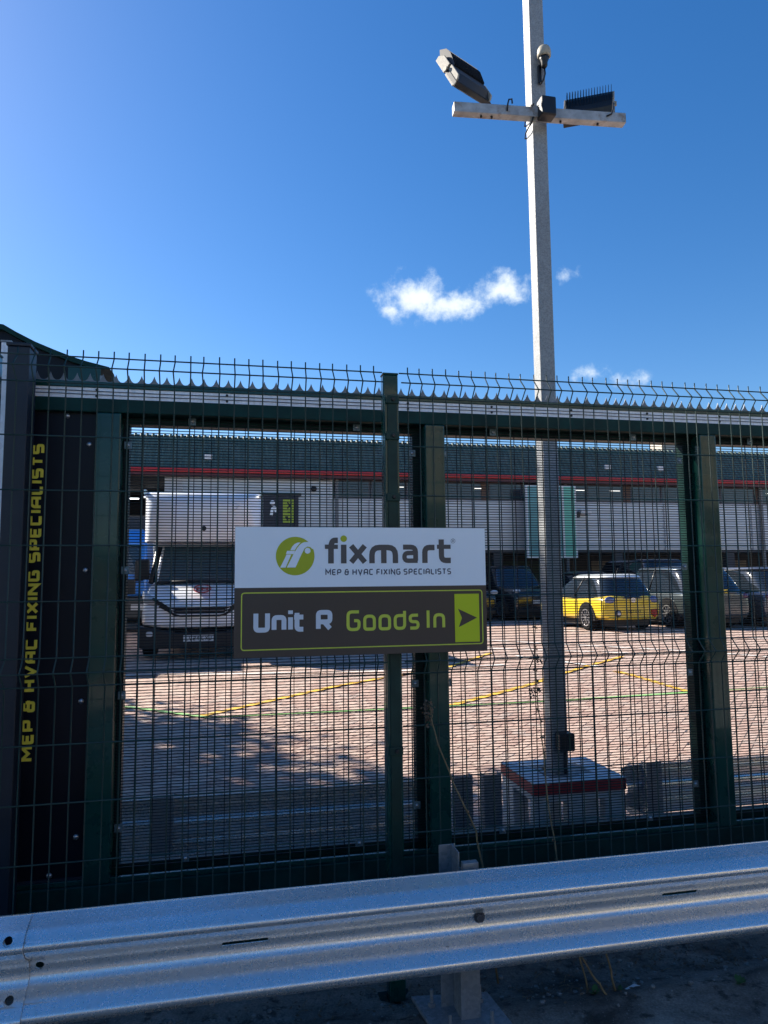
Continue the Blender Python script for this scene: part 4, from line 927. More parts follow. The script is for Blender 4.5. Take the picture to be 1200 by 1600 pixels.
def make_van():
    c = FT('luton_van', -1.16, 10.45, .32, 'white box van with bulging front box and red oval decal facing the gate', 'van', rot=R(-1))
    hw = 1.02
    # cab body: rings along y (front = 0)
    def ring(y, w, z0, z1):
        return [(-w + .05, y, z0), (-w, y, z0 + .12), (-w - .0, y, (z0 + z1) / 2), (-w + .05, y, z1 - .05), (-w + .16, y, z1), (0, y, z1 + .03), (w - .16, y, z1), (w - .05, y, z1 - .05), (w, y, (z0 + z1) / 2), (w, y, z0 + .12), (w - .05, y, z0)]
    mb = MB(); mb.loft([ring(.00, .86, .58, .92), ring(.05, .97, .54, 1.02), ring(.25, 1.04, .52, 1.14), ring(.5, 1.06, .5, 1.24), ring(.85, 1.05, .5, 1.36), ring(1.4, 1.04, .5, 1.42), ring(2.2, 1.04, .5, 1.42)])
    mb.build('cab_body', WHITEP, c, sub=2)
    mb = MB(); mb.loft([[(-.93, .86, 1.36), (-.80, .74, 1.36), (.80, .74, 1.36), (.93, .86, 1.36), (.95, 2.0, 1.36), (-.95, 2.0, 1.36)], [(-.86, 1.36, 2.06), (-.74, 1.26, 2.06), (.74, 1.26, 2.06), (.86, 1.36, 2.06), (.88, 2.0, 2.06), (-.88, 2.0, 2.06)]])
    mb.build('windscreen', mat('van_glass', (.02, .07, .10), .12, coat=.5), c)
    for sx in (-1, 1):
        mb = MB(); mb.tube([(sx * .955, .84, 1.36), (sx * .89, 1.32, 2.04)], .05, 8); mb.build('pillar', BLACK, c, smooth=True)
        mb = MB(); mb.tube([(sx * .85, .76, 1.37), (sx * .79, 1.27, 2.04)], .025, 8); mb.build('screen_edge_reflection', WHITEP, c, smooth=True)  # white tube standing in for a pale reflection along the screen edge
        mb = MB(); mb.box(sx * 1.10 - .09, sx * 1.10 + .09, .95, 1.05, 1.42, 1.80); mb.build('mirror', BLACK, c, bevel=.03, seg=3)
        mb = MB(); mb.box(min(sx * .98, sx * 1.1), max(sx * .98, sx * 1.1), .98, 1.02, 1.5, 1.54); mb.build('mirror_arm', BLACK, c)
        hl = MB(); hl.loft([[(sx * .60, .045, .93), (sx * .60, .065, .99), (sx * .60, .12, .93)], [(sx * .80, .030, .94), (sx * .80, .07, 1.09), (sx * .80, .16, .98)], [(sx * .98, .10, 1.0), (sx * .98, .18, 1.22), (sx * .98, .26, 1.05)], [(sx * 1.03, .26, 1.10), (sx * 1.03, .32, 1.20), (sx * 1.03, .4, 1.14)]])
        hl.build('headlight', LENS, c, smooth=True)
    mb = MB(); mb.box(-.93, .93, 1.15, 2.0, 2.061, 2.10); mb.build('cab_roof', WHITEP, c, bevel=.03)
    mb = MB(); mb.tube([(-.80, .74, 1.37), (0, .72, 1.38), (.80, .74, 1.37)], .028, 8); mb.build('scuttle', BLACK, c, smooth=True)
    # grille blades sweeping up to the lamps
    for i, (z, u, wv) in enumerate(((.905, .56, .030), (.845, .50, .028), (.775, .44, .026))):
        q = MB(); q.tube([(-u - .26, .02, z + .17), (-u - .12, -.01, z + .10), (-u, -.022, z + .02), (-u + .1, -.028, z), (u - .1, -.028, z), (u, -.022, z + .02), (u + .12, -.01, z + .10), (u + .26, .02, z + .17)], wv, 8)
        q.build('grille_blade', BLACK, c, smooth=True)
        q = MB(); q.tube([(-u - .20, -.02, z + .165), (-u - .1, -.035, z + .115), (-u + .02, -.045, z + .035), (-u + .1, -.052, z + .018), (u - .1, -.052, z + .018), (u - .02, -.045, z + .035), (u + .1, -.035, z + .115), (u + .20, -.02, z + .165)], .007, 6)
        q.build('grille_trim', WHITEP, c, smooth=True)
    mb = MB(); mb.prism([(-1.05, .60), (-1.04, .22), (-.9, .20), (.9, .20), (1.04, .22), (1.05, .60), (.62, .52), (.4, .48), (-.4, .48), (-.62, .52)], 1, -.03, .45); mb.build('bumper', BLACK, c, bevel=.03, seg=3)
    mb = MB(); mb.lathe([(.001, -.02), (.045, -.018), (.06, 0), (.001, 0)], (-.86, -.028, .46), 16, axis=1); mb.lathe([(.001, -.02), (.045, -.018), (.06, 0), (.001, 0)], (.86, -.028, .46), 16, axis=1); mb.build('fog_lamp', LENS, c)
    plate(c, -.02, -.045, .375, PLATEW, 'LV24 CXJ')
    # red oval decal with two counters, pale lettering under it
    def on_bonnet(z): return {True: .0}[True]
    def y_b(z): return -.012 + max(0, (z - 1.0)) * .55 if z < 1.12 else .055 + (z - 1.12) * 2.6
    q = MB(); n = 36
    ring = [(.30 * .5 * math.cos(2 * math.pi * k / n), 1.245 + .09 * .75 * math.sin(2 * math.pi * k / n)) for k in range(n + 1)]
    def pl(x, z, l): return (x + .02, .40 - .16 + (z - 1.245) * 2.4 - .03 - l, z)
    strip(q, ring, .022, 0, pl); 
    for xx in (-.085, .0, .085): strip(q, [(xx, 1.215), (xx, 1.275)], .03, .002, pl)
    strip(q, [(-.12, 1.245), (.13, 1.245)], .018, .004, pl); q.build('red_decal', REDP, c)
    # box over and behind the cab, with a rounded prow
    W2 = 1.08
    def bx(y, w, z0, z1): return [(-w, y, z0), (-w, y, z1 - .06), (-w + .06, y, z1), (w - .06, y, z1), (w, y, z1 - .06), (w, y, z0)]
    mb = MB(); mb.loft([bx(.42, W2 - .55, 2.24, 2.84), bx(.45, W2 - .36, 2.20, 2.90), bx(.52, W2 - .19, 2.16, 2.97), bx(.64, W2 - .07, 2.13, 3.03), bx(.82, W2, 2.12, 3.07), bx(2.15, W2 + .01, 2.11, 3.08)])
    mb.build('luton_prow', WHITEP, c, smooth=True, autos=75)
    mb = MB(); mb.box(-W2 - .01, W2 + .01, 2.151, 6.4, .75, 3.08); mb.build('box_body', WHITEP, c, bevel=.02)
    mb = MB(); mb.box(-W2 - .02, -W2 + .03, .62, 6.4, 3.0, 3.10); mb.box(W2 - .03, W2 + .02, .62, 6.4, 3.0, 3.10); mb.build('cant_rail', CHROME, c, bevel=.006)
    mb = MB(); mb.cyl((.02, .41, 2.36), (.02, .44, 2.36), .045, 14); mb.build('marker_lamp', BLACK, c)
    q = MB(); q.tube([(.50, .415, 2.68), (.60, .425, 2.72), (.66, .44, 2.80)], .012, 6); q.build('scuff_mark', PLATEW, c)
    mb = MB(); mb.box(-.9, .9, .5, 6.2, .35, .74); mb.build('chassis', BLACK, c)
    for y, w_ in ((.85, .94), (4.9, .94)):
        for sx in (-1, 1): wheel(c, sx * w_, y, .35, .24, BLACKM, 6, side=sx)
    return c
make_van()

def make_lorry():
    c = FT('blue_lorry', -4.12, 17.9, .32, 'bright blue lorry cab with black mirrors standing left of the white van', 'lorry')
    BL = mat('blue_lorry_paint', (.02, .16, .55), .3, coat=.6)
    mb = MB(); mb.loft([[(-1.2, 0, 1.0), (1.2, 0, 1.0), (1.2, 1.9, 1.0), (-1.2, 1.9, 1.0)], [(-1.2, .0, 1.6), (1.2, .0, 1.6), (1.2, 1.9, 1.6), (-1.2, 1.9, 1.6)], [(-1.16, .16, 2.5), (1.16, .16, 2.5), (1.18, 1.9, 2.5), (-1.18, 1.9, 2.5)], [(-1.08, .3, 2.86), (1.08, .3, 2.86), (1.15, 1.9, 2.9), (-1.15, 1.9, 2.9)]])
    mb.build('cab', BL, c, bevel=.07, seg=3)
    mb = MB(); mb.loft([[(-1.02, -.012, 1.62), (1.02, -.012, 1.62), (1.02, .1, 1.62), (-1.02, .1, 1.62)], [(-1.0, .125, 2.40), (1.0, .125, 2.40), (1.0, .25, 2.40), (-1.0, .25, 2.40)]]); mb.build('windscreen', GLASS, c)
    mb = MB(); mb.box(-1.1, 1.1, -.05, .3, 2.42, 2.47); mb.build('sun_visor', BL, c, bevel=.01)
    mb = MB(); mb.box(-.9, .9, -.02, .05, 1.05, 1.45); mb.build('grille', BLACK, c, bevel=.02)
    mb = MB(); mb.box(-1.24, 1.24, -.06, .4, .40, .96); mb.build('bumper', mat('grey_bumper', (.06, .065, .07), .6), c, bevel=.05, seg=3)
    mb = MB(); mb.box(-1.1, 1.1, -.07, -.04, .985, 1.0); mb.build('bumper_step', WHITEP, c)
    for sx in (-1, 1):
        mb = MB(); mb.box(sx * 1.0 - .12, sx * 1.0 + .12, -.14, -.04, 1.42, 2.0); mb.build('mirror', BLACK, c, bevel=.05, seg=3)
        mb = MB(); mb.box(sx * .95 - .16, sx * .95 + .16, -.075, .0, .62, .78); mb.build('headlight', LENS, c, bevel=.02)
        for y in (1.0, 5.5): wheel(c, sx * 1.05, y, .48, .3, BLACKM, 6, side=sx)
    q = MB(); text_strips(q, 'ME', -.9, -.5, 2.60, .16, .03, lambda a, b, l: (a + 1.5, .21 + (b - 2.6) * .4 - l - .02, b)); 
    mb = MB(); mb.box(-1.2, 1.2, 2.0, 8.4, 1.0, 3.4); mb.build('load_body', mat('dark_curtain', (.03, .035, .04), .6), c, bevel=.03)
    mb = MB(); mb.box(-.5, .5, .4, 8.2, .5, .98); mb.build('chassis', BLACK, c)
    return c
make_lorry()
def make_box_lorry():  # hidden from view, placed for the shadow it casts on the yard
    c = FT('unseen_box_lorry', -4.95, 9.9, .32, 'pale box lorry, unseen behind the solid left end of the gate, placed for its shadow', 'lorry')
    mb = MB(); mb.box(-1.2, 1.2, 1.6, 7.5, .9, 3.15); mb.build('box_body', WHITEP, c, bevel=.03)
    mb = MB(); mb.loft([[(-1.1, 0, .6), (1.1, 0, .6), (1.1, 1.5, .6), (-1.1, 1.5, .6)], [(-1.1, 0, 1.3), (1.1, 0, 1.3), (1.1, 1.5, 1.3), (-1.1, 1.5, 1.3)], [(-1.0, .25, 2.2), (1.0, .25, 2.2), (1.0, 1.5, 2.25), (-1.0, 1.5, 2.25)]]); mb.build('cab', WHITEP, c, bevel=.06, seg=3)
    mb = MB(); mb.loft([[(-.95, -.012, 1.32), (.95, -.012, 1.32), (.95, .1, 1.32), (-.95, .1, 1.32)], [(-.9, .21, 2.1), (.9, .21, 2.1), (.9, .3, 2.1), (-.9, .3, 2.1)]]); mb.build('windscreen', GLASS, c)
    mb = MB(); mb.box(-1.1, 1.1, -.05, .3, .25, .58); mb.build('bumper', BLACK, c, bevel=.04)
    for y in (.8, 5.8):
        for sx in (-1, 1): wheel(c, sx * .98, y, .42, .28, BLACKM, 6, side=sx)
make_box_lorry()

# ================================================================== WAREHOUSE
def make_warehouse():
    T = 22.65; c = FT('warehouse', 0, T, 0, 'long warehouse with green ribbed roof, red gutter and silver cladding', 'warehouse')
    CLAD = mat('silver_cladding', (.58, .61, .64), .42, metal=.35, var=.08, vscale=1.2, stretch=(.3, .3, 3))
    GROOF = mat('green_roof_sheet', (.095, .15, .13), .6, spec=.3, var=.22, vscale=2.5, dirt=(.15, .20, .18), dscale=1.2)
    RED = mat('red_gutter_paint', (.50, .025, .03), .35, var=.08, vscale=2)
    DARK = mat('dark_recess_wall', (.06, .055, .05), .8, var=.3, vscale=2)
    BRK = mat('brown_brickwork', (.14, .085, .06), .85, var=.3, vscale=18)
    S0, S1 = -16, 46
    # ribbed sloping roof
    pitch = .2; prof = []; s = S0
    while s < S1:
        prof += [(s, .0), (s + .09, .0), (s + .12, .055), (s + .17, .055)]; s += pitch
    def rowp(dt, z): return [(a, dt - b * .3, z + b) for a, b in prof]
    mb = MB(); a = rowp(-.12, 5.60); b = rowp(.85, 6.98); n = len(a); mb.add(a + b, [(i, i + 1, n + i + 1, n + i) for i in range(n - 1)]); mb.build('roof_sheet', GROOF, c)
    mb = MB(); mb.box(S0, S1, .80, 14, 6.80, 6.93); mb.build('flat_roof', DARK, c)
    mb = MB(); mb.box(S0, S1, -.42, -.13, 5.46, 5.60); mb.build('gutter', RED, c, bevel=.03)
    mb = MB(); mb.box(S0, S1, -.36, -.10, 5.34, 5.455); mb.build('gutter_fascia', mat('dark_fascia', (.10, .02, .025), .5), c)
    # cladding with horizontal ribs: polygon section swept along s
    def ribbed(name, s0, s1, z0, z1, dt=0.):
        z = z0; P = []
        while z < z1 - .001:
            P += [(dt, z), (dt, z + .06), (dt - .03, z + .075), (dt - .03, z + .125)]; z += .14
        P = [p for p in P if p[1] <= z1] + [(dt, z1)]
        n = len(P); m = MB(); m.add([(s0, a, b) for a, b in P] + [(s1, a, b) for a, b in P], [(i, i + 1, n + i + 1, n + i) for i in range(n - 1)]); return m.build(name, CLAD, c)
    ribbed('cladding', -2.80, 2.84, 2.80, 5.335); ribbed('cladding', 2.845, S1, 2.80, 4.62); ribbed('cladding', -16, -9.0, 2.8, 5.335)
    mb = MB(); mb.box(-2.95, -2.35, -.06, .2, .32, 5.33); mb.build('bay_pier', mat('pale_pier', (.5, .52, .54), .6, var=.08, vscale=2), c, bevel=.02)
    mb = MB(); mb.box(2.80, 2.92, -.07, .05, 4.62, 5.33); mb.build('corner_trim', PLATEW, c)
    # windows
    s = 2.95; i = 0
    while s < 30:
        w = [1.35, 1.35, 1.35, 1.6][i % 4]
        mb = MB(); mb.box(s, s + w - .03, .0, .05, 4.65, 5.335); fr = mb.build('window', mat('window_frame', (.10, .11, .13), .5), c)
        mb = MB(); mb.box(s + .05, s + w - .08, -.012, -.002, 4.70, 5.30); mb.build('pane', GLASS2, fr)
        if i % 4 == 3:
            mb = MB(); mb.box(s + w - .03, s + w + .25, -.03, .05, 4.63, 5.335); mb.build('brick_pier', BRK, c); s += .28
        s += w; i += 1
    mb = MB(); mb.box(2.93, S1, -.06, .0, 4.625, 4.648); mb.build('window_sill', PLATEW, c)
    for s in range(4, 44, 4):
        mb = MB(); mb.box(s + .2, s + .26, -.034, -.0305, 2.80, 4.62); mb.build('cladding_joint', mat('joint_strip', (.30, .32, .34), .5), c)
    for s in (2.98, 11.9, 20.6, 29.0):
        mb = MB(); mb.box(s, s + .11, -.17, -.062, .4, 5.33); mb.build('downpipe', mat('downpipe_grey', (.16, .17, .18), .5), c)
    # glowing strips laid over the panes as office lights
    for s in (5.1, 8.3, 12.4, 13.9, 17.5, 21.0):
        mb = MB(); mb.box(s, s + .45, -.022, -.014, 5.10, 5.13); mb.build('office_lamp', mat('lit_tube', (.8, .8, .8), .5, emit=((1, .97, .9), 1.0)), c)
    # overhang and recess
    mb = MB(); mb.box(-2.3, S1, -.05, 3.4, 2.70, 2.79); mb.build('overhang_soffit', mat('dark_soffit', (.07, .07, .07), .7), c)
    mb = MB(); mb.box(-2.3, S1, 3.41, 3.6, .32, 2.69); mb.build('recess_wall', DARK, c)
    for s in range(-1, 44, 5):
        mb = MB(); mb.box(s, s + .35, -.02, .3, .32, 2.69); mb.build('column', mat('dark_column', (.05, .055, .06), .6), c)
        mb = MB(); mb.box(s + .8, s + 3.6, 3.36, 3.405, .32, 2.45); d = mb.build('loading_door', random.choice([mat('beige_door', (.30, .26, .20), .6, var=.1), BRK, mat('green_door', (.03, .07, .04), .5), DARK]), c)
        for k in range(9):
            mb = MB(); mb.box(s + .8, s + 3.6, 3.345, 3.358, .45 + k * .22, .47 + k * .22); mb.build('door_slat', DARK, d)
    # open loading bay on the left
    INT = mat('bay_interior', (.03, .03, .032), .8, var=.3)
    mb = MB(); mb.box(-9.0, -2.96, 9, 9.1, .32, 5.34); mb.box(-9.1, -9.0, .0, 9, .32, 5.34); mb.box(-2.96, -2.9, .21, 9, .32, 5.34); mb.box(-9.0, -2.96, .0, 9, 5.345, 5.4); mb.build('bay_interior', INT, c)
    for (s, t, z, w) in ((-4.0, 3, 4.95, .55), (-3.8, 2.2, 4.5, .9), (-5.5, 4, 5.0, 1.2)):
        mb = MB(); mb.box(s, s + w, t, t + .08, z, z + .04); mb.build('strip_light', mat('lit_strip', (.8, .8, .8), .5, emit=((.9, .95, 1), 2.2)), c)
    for k in range(4):
        mb = MB(); mb.box(-6 + k * .9, -5.2 + k * .9, 5, 5.8, .32, 1.2 + (k % 3) * .5); mb.build('stacked_goods', mat('cardboard', (.22, .17, .11), .8, var=.3), c)
    # rooftop bits and vents on the roof slope
    for s in (13.96, 16.3, -1.5):
        mb = MB(); mb.box(s - .13, s + .13, .10, .22, 5.98, 6.2); mb.build('roof_vent', PLATEW, c, bevel=.01)
    mb = MB(); mb.box(18.3, 19.3, 3, 4, 6.93, 8.0); mb.build('roof_plant', mat('beige_unit', (.55, .5, .42), .7, var=.1), c, bevel=.03)
    mb = MB(); mb.box(12.5, 12.95, -.30, -.05, 4.16, 4.34); mb.build('wall_lamp', PLATEW, c, bevel=.02)
    mb = MB(); mb.box(12.35, 12.5, -.2, -.03, 4.05, 4.25); mb.build('lamp_bracket', BLACK, c)
    mb = MB(); mb.sphere((2.2, -.16, 4.98), .11, 8); mb.build('dome_camera', BLACK, c, smooth=True)
    # side and back so it holds up from elsewhere
    mb = MB(); mb.box(S1, S1 + .2, .0, 14, .0, 6.9); mb.box(S0 - .2, S0, .0, 14, .0, 6.9); mb.box(S0, S1, 14, 14.2, .0, 6.9); mb.build('outer_walls', CLAD, c)
    return c
make_warehouse()
# banner by the loading bay
c = FT('wall_banner', 1.03, 22.50, 3.60, 'black upright banner with white figure and lime vertical lettering beside the white van', 'banner')
mb = MB(); mb.box(-.62, .62, -.03, .03, 0, 1.10); mb.build('banner_board', mat('banner_black', (.02, .025, .04), .5), c)
mb = MB(); mb.box(-.66, .72, -.05, .0, 1.12, 1.22); mb.build('banner_rail', BLACK, c)
mb = MB(); mb.box(.07, .45, -.036, -.031, .16, .98); mb.build('lime_patch', mat('lime_banner', (.35, .45, .04), .5), c)
q = MB(); text_strips(q, 'fix', .22, .92, 0, .25, .05, lambda x, y, l: (.40 - y, -.040 - l, x), rnd=.15); q.build('vertical_lettering', BLACK, c)
mb = MB(); mb.sphere((-.30, -.04, .86), .09, 8, (1, .2, 1)); mb.build('white_figure', WHITEP, c)
q = MB(); strip(q, round_poly([(-.34, .40), (-.30, .66), (-.22, .72), (-.16, .52)], .05), .10, 0, lambda x, y, l: (x, -.036, y)); q.build('white_figure', WHITEP, c)
# teal and green hanging sign
c = FT('unit_sign', 11.05, 21.9, 2.45, 'large teal and mint green upright sign half hidden by the lamp post', 'sign')
mb = MB(); mb.box(-1.02, 1.0, -.05, .05, 0, 2.75); mb.build('sign_frame', PLATEW, c, bevel=.01)
mb = MB(); mb.box(-.95, .42, -.060, -.051, .06, 2.69); mb.build('teal_panel', mat('teal_print', (.14, .36, .36), .45, var=.2, vscale=1.2), c)
mb = MB(); mb.box(.50, .93, -.060, -.051, .06, 2.69); mb.build('mint_panel', mat('mint_print', (.18, .58, .42), .45), c)
for s in (-.8, .8):
    mb = MB(); mb.box(s - .04, s + .04, .051, .72, 2.3, 2.38); mb.build('bracket', BLACK, c)
mb = MB(); 
mb.box(-.05, .05, .06, .16, -2.13, 2.3); mb.build('support_pole', BLACK, c)
mb = MB(); mb.box(-.2, .2, -.1, .3, -2.13, -2.10); mb.build('base_plate', BLACK, c)

# ================================================================== TREES unseen left of the view (added for their shade across the gate)
def make_tree(name, x, y, h, crown, label, seed, n=15000):
    rnd = random.Random(seed); root = thing(name, (x, y, .1), 0, label, 'tree', 'unseen trees left of the gate, added for shade')
    tr = MB(); tr.tube([(0, 0, 0), (.1, .05, h * .25), (-.05, .1, h * .55), (0, 0, h * .85)], [.26, .2, .13, .04], 10); tr.build('trunk', BARK, root, smooth=True)
    lm = MB(); centers = []
    for k in range(26):
        a = rnd.uniform(0, 6.28); z0 = h * rnd.uniform(.12, .7); el = rnd.uniform(-.1, .8); L = crown * rnd.uniform(.5, .95)
        p0 = Vector((0, 0, z0)); p2 = p0 + Vector((math.cos(a) * math.cos(el), math.sin(a) * math.cos(el), math.sin(el))) * L
        pm = p0.lerp(p2, .5) + Vector((0, 0, -.12)); lm.tube([p0, pm, p2], [.07, .045, .015], 6); centers.append(p2); centers.append(pm)
    lm.build('limbs', BARK, root, smooth=True)
    for k in range(16): centers.append(Vector((rnd.gauss(0, .3) * crown, rnd.gauss(0, .3) * crown, h * rnd.uniform(.15, .97))))
    lf = MB()
    for i in range(n):
        c = rnd.choice(centers); p = c + Vector((rnd.gauss(0, .42), rnd.gauss(0, .42), rnd.gauss(0, .40)))
        u = Vector((rnd.gauss(0, 1), rnd.gauss(0, 1), rnd.gauss(0, 1))).normalized(); v = u.orthogonal().normalized(); s = rnd.uniform(.06, .125)
        lf.add([p - u * s, p + v * s * .6, p + u * s, p - v * s * .55], [(0, 1, 2, 3)])
    o = lf.build('crown', LEAFM, root); o['kind'] = 'stuff'
for i, (x, y, h, cr) in enumerate([(-10.2, 9.6, 11.2, 2.4), (-9.6, 5.9, 11.2, 2.7), (-9.2, 2.2, 10.5, 2.6), (-7.0, 6.4, 8.2, 1.7), (-5.7, 4.4, 6.6, 1.4)]):
    make_tree('unseen_shade_tree', x, y, h, cr, ['unseen tall broadleaf tree beyond the left edge, farthest back', 'unseen tallest broadleaf tree beyond the left edge', 'unseen broadleaf tree beyond the left edge nearest the road', 'unseen medium broadleaf tree beside the curved canopy', 'unseen small broadleaf tree left of the gate column'][i], 11 + i, 23000 if i < 3 else 14000)

# ================================================================== ACROSS THE ROAD (unseen behind the camera, added for reflections and bounce light)
def unseen_brick_unit():  # out-of-view building added for warm reflections in the gate posts
    c = FT('unseen_brick_unit', 0, -22, 0, 'unseen pale brick unit added behind the viewer for gate reflections', 'building')
    BRK = mat('pale_brick', (.52, .44, .30), .85, var=.15, vscale=14); LOW = mat('dark_reflection_base', (.045, .03, .025), .85, var=.25, vscale=14)  # dark base gives those reflections their dark lower part
    mb = MB(); mb.box(4, 60, -12, 0, 4.6, 9.0); mb.build('wall', BRK, c)
    mb = MB(); mb.box(4, 60, -12, .02, 0, 4.599); mb.build('lower_wall', LOW, c)
    mb = MB(); mb.box(3.7, 60.3, -12.3, .3, 9.001, 9.3); mb.build('roof', DARKR, c)
    for i in range(9):
        s = 6 + i * 6
        mb = MB(); mb.box(s, s + 2.4, .021, .08, 2.0, 3.4); f = mb.build('window', PLATEW, c); mb = MB(); mb.box(s + .08, s + 2.32, .082, .09, 2.08, 3.32); mb.build('pane', GLASS2, f)
DARKR = mat('dark_roof_edge', (.05, .05, .05), .8)
unseen_brick_unit()
for i, s in enumerate((-7, -1.6, 4.2, 9.8)):  # out-of-view hedges added to darken the low reflections in gate and rail
    h = thing('unseen_hedge', W(s, -10.6, 0), TH, ['unseen dark hedge added across the road, far left of four', 'unseen dark hedge added across the road, second of four', 'unseen dark hedge added across the road, third of four', 'unseen dark hedge added across the road, far right of four'][i], 'hedge', 'unseen hedges added for reflections')
    rnd = random.Random(50 + i); lf = MB()
    for k in range(5000):
        p = Vector((rnd.uniform(-2.6, 2.6), rnd.uniform(-.6, .6), rnd.uniform(0, 2.4)))
        u = Vector((rnd.gauss(0, 1), rnd.gauss(0, 1), rnd.gauss(0, 1))).normalized(); v = u.orthogonal().normalized(); s_ = rnd.uniform(.06, .11)
        lf.add([p - u * s_, p + v * s_ * .6, p + u * s_, p - v * s_ * .6], [(0, 1, 2, 3)])
    o = lf.build('foliage', LEAFM, h); o['kind'] = 'stuff'
    mb = MB(); mb.box(-2.5, 2.5, -.5, .5, 0, 2.2); mb.build('inner_growth', BARK, h)

# ================================================================== WEEDS, STEMS AND LITTER
def stem(name, pts, r, label, heads=(), leaves=0, seed=1):
    rnd = random.Random(seed)
    P = [W(*p) for p in pts]; sm = []
    for a, b in zip(P, P[1:]):
        for k in range(5):
            q_ = a.lerp(b, k / 5); sm.append(q_ + Vector((rnd.gauss(0, .002), rnd.gauss(0, .002), 0)))
    sm.append(P[-1]); base = sm[0]
    root = thing(name, base, 0, label, 'dead stem')
    mb = MB(); mb.tube([p - base for p in sm], [r * (1 - .55 * i / len(sm)) for i in range(len(sm))], 6); st_ = mb.build('stalk', STEM, root, smooth=True)
    lf = MB()
    for i in range(leaves):
        p = sm[rnd.randrange(3, len(sm))] - base; u = Vector((rnd.gauss(0, 1), rnd.gauss(0, 1), rnd.gauss(0, 1))).normalized(); v = u.orthogonal(); s = rnd.uniform(.004, .009)
        p = p + u * s; lf.add([p - u * s, p + v * s * .6 + Vector((0, 0, .002)), p + u * s, p - v * s * .6], [(0, 1, 2, 3)])
    for h in heads:
        p = W(*h) - base
        for k in range(26):
            d = Vector((rnd.gauss(0, .009), rnd.gauss(0, .009), rnd.gauss(0, .012))); u = Vector((rnd.gauss(0, 1), rnd.gauss(0, 1), rnd.gauss(0, 1))).normalized(); v = u.orthogonal(); s = rnd.uniform(.004, .009)
            lf.add([p + d - u * s, p + d + v * s * .6, p + d + u * s, p + d - v * s * .6], [(0, 1, 2, 3)])
    if lf.f: o = lf.build('withered_leaves', DRYLEAF, root); o['kind'] = 'stuff'
stem('bramble_stem', [(.42, -.03, .14), (.36, -.07, .55), (.33, -.075, .72), (.28, -.07, .83), (.20, -.05, 1.02), (.175, -.03, 1.14), (.168, -.02, 1.185)], .0042, 'withered leaning bramble stem crossing the fence right of the middle post', heads=[(.165, -.02, 1.19), (.155, -.02, 1.165), (.162, -.02, 1.13)], leaves=26, seed=3)
stem('dead_stem', [(.70, -.22, .16), (.66, -.12, .45), (.645, -.03, .80), (.635, .0, 1.10), (.628, .01, 1.30), (.635, .02, 1.52)], .0035, 'tall thin dead stem rising in front of the lamp plinth', heads=[(.635, .01, 1.35), (.62, .01, 1.22)], leaves=60, seed=5)
stem('dead_stem', [(.735, -.28, .19), (.68, -.25, .28), (.60, -.22, .42)], .0045, 'bent dead stem under the rail, left of two', leaves=4, seed=6)
stem('dead_stem', [(.78, -.26, .19), (.755, -.26, .30), (.735, -.25, .43)], .0042, 'straighter dead stem under the rail, right of two', leaves=3, seed=7)
stem('dead_stem', [(1.47, -.25, .2), (1.46, -.24, .30), (1.455, -.22, .5)], .0045, 'dead stem against the rail at the lower right edge', leaves=4, seed=8)
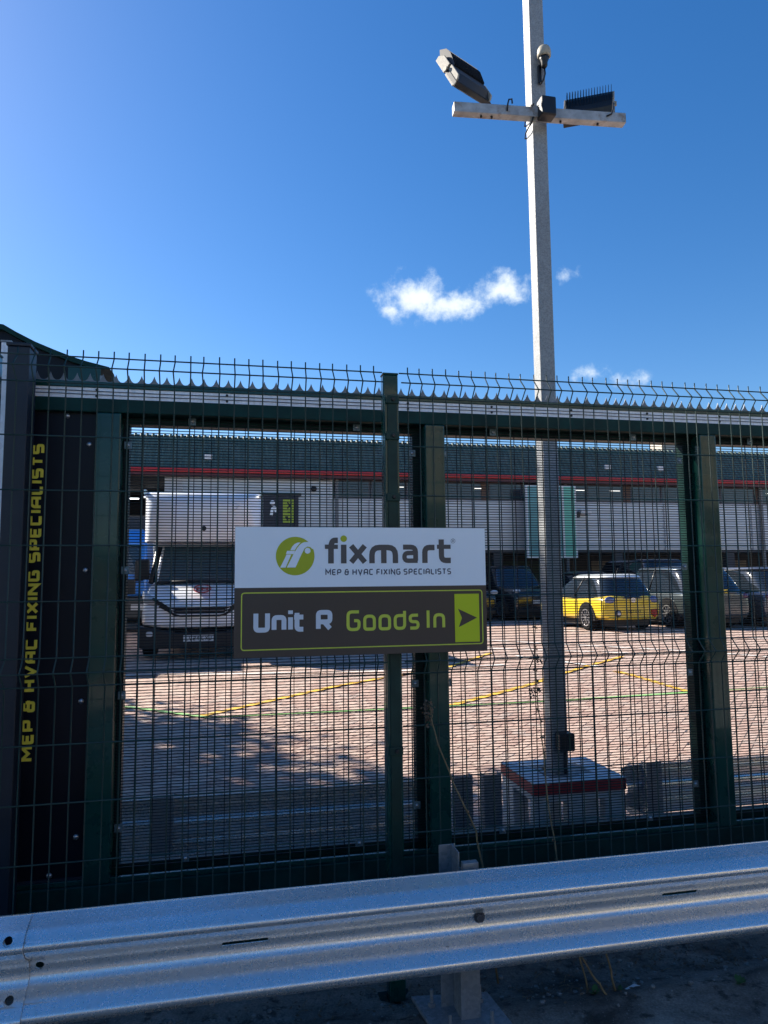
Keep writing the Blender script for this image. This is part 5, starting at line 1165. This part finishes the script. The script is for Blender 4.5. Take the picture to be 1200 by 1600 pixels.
def litter():
    rnd = random.Random(9)
    peb = MB(); lf = MB(); tw = MB()
    for k in range(520):
        s = rnd.uniform(-1.4, 2.2); t = rnd.choice([rnd.uniform(-.45, .35), rnd.gauss(-.02, .10), rnd.gauss(-.18, .04)]); z = ground_z(s, t)
        r = rnd.choice([.002, .003, .004, .006, .010]); peb.sphere(W(s, t, z + r * .4), r, 3, (1, rnd.uniform(.7, 1.2), .7))
    for k in range(900):
        cl = rnd.choice([(.12, .02, .2), (.62, -.12, .10), (.75, -.2, .08), (1.5, .05, .2), (1.1, .1, .3), (-.3, 0, .5), (1.3, -.02, .15)])
        s = rnd.gauss(cl[0], cl[2]); t = rnd.gauss(cl[1], .06); z = ground_z(s, t) + rnd.uniform(.002, .012)
        u = Vector((rnd.gauss(0, 1), rnd.gauss(0, 1), rnd.gauss(0, .25))).normalized(); v = Vector((-u.y, u.x, rnd.gauss(0, .3))); q_ = rnd.uniform(.004, .011); p = W(s, t, z)
        lf.add([p - u * q_, p + v * q_ * .5, p + u * q_, p - v * q_ * .5], [(0, 1, 2, 3)])
    for k in range(60):
        s = rnd.uniform(-1.2, 1.8); t = rnd.gauss(.0, .12); z = ground_z(s, t) + .004; a = rnd.uniform(0, 3.14); L = rnd.uniform(.02, .07)
        tw.tube([W(s, t, z), W(s + L * math.cos(a) * .5, t + L * math.sin(a) * .5, z + .004), W(s + L * math.cos(a), t + L * math.sin(a), z)], .0012, 4)
    tag(peb.build('pebbles', mat('pebble_stone', (.22, .22, .21), .9, var=.4, vscale=60)), 'small pale pebbles scattered on the dirty concrete', kind='stuff')
    tag(lf.build('leaf_litter', DRYLEAF), 'dead leaf litter along the foot of the fence', kind='stuff')
    tag(tw.build('twig_litter', STEM), 'dry twigs along the foot of the fence', kind='stuff')
litter()
def weed(s, t, n, sc, label, seed):
    rnd = random.Random(seed); z = ground_z(s, t); root = thing('weed_plant', W(s, t, z), 0, label, 'weed', 'small weeds in the concrete joint')
    me = None
    for k in range(n):
        a = rnd.uniform(0, 6.28); L = sc * rnd.uniform(.6, 1.2); mb = MB()
        pts = []
        tip = Vector((math.cos(a) * L, math.sin(a) * L, L * rnd.uniform(.3, .9))); w = Vector((-math.sin(a), math.cos(a), 0)) * L * .34
        mid = tip * .62
        mb.add([(0, 0, 0), mid + w, tip, mid - w], [(0, 1, 2, 3)]); mb.tube([(0, 0, -.004), mid * .5], .0012, 4); mb.build('leaf', WEED, root)
weed(.70, -.255, 14, .022, 'small green weed at the foot of the two dead stems', 1)
weed(.80, -.24, 8, .018, 'smaller green weed right of the two dead stems', 2)
weed(1.235, -.33, 9, .026, 'bright green weed at the lower right corner', 3)
weed(.13, -.05, 6, .016, 'tiny weed beside the rail base plate', 4)
mb = MB(); mb.add([W(.83, -.235, .178), W(.875, -.225, .186), (W(.87, -.245, .188)), W(.835, -.245, .181)], [(0, 1, 2, 3)]); mb.add([W(.875, -.225, .186), W(.895, -.235, .181), W(.87, -.245, .188)], [(0, 1, 2)])
tag(mb.build('paper_scrap', PLATEW), 'torn white paper scrap on the concrete under the rail', 'litter')
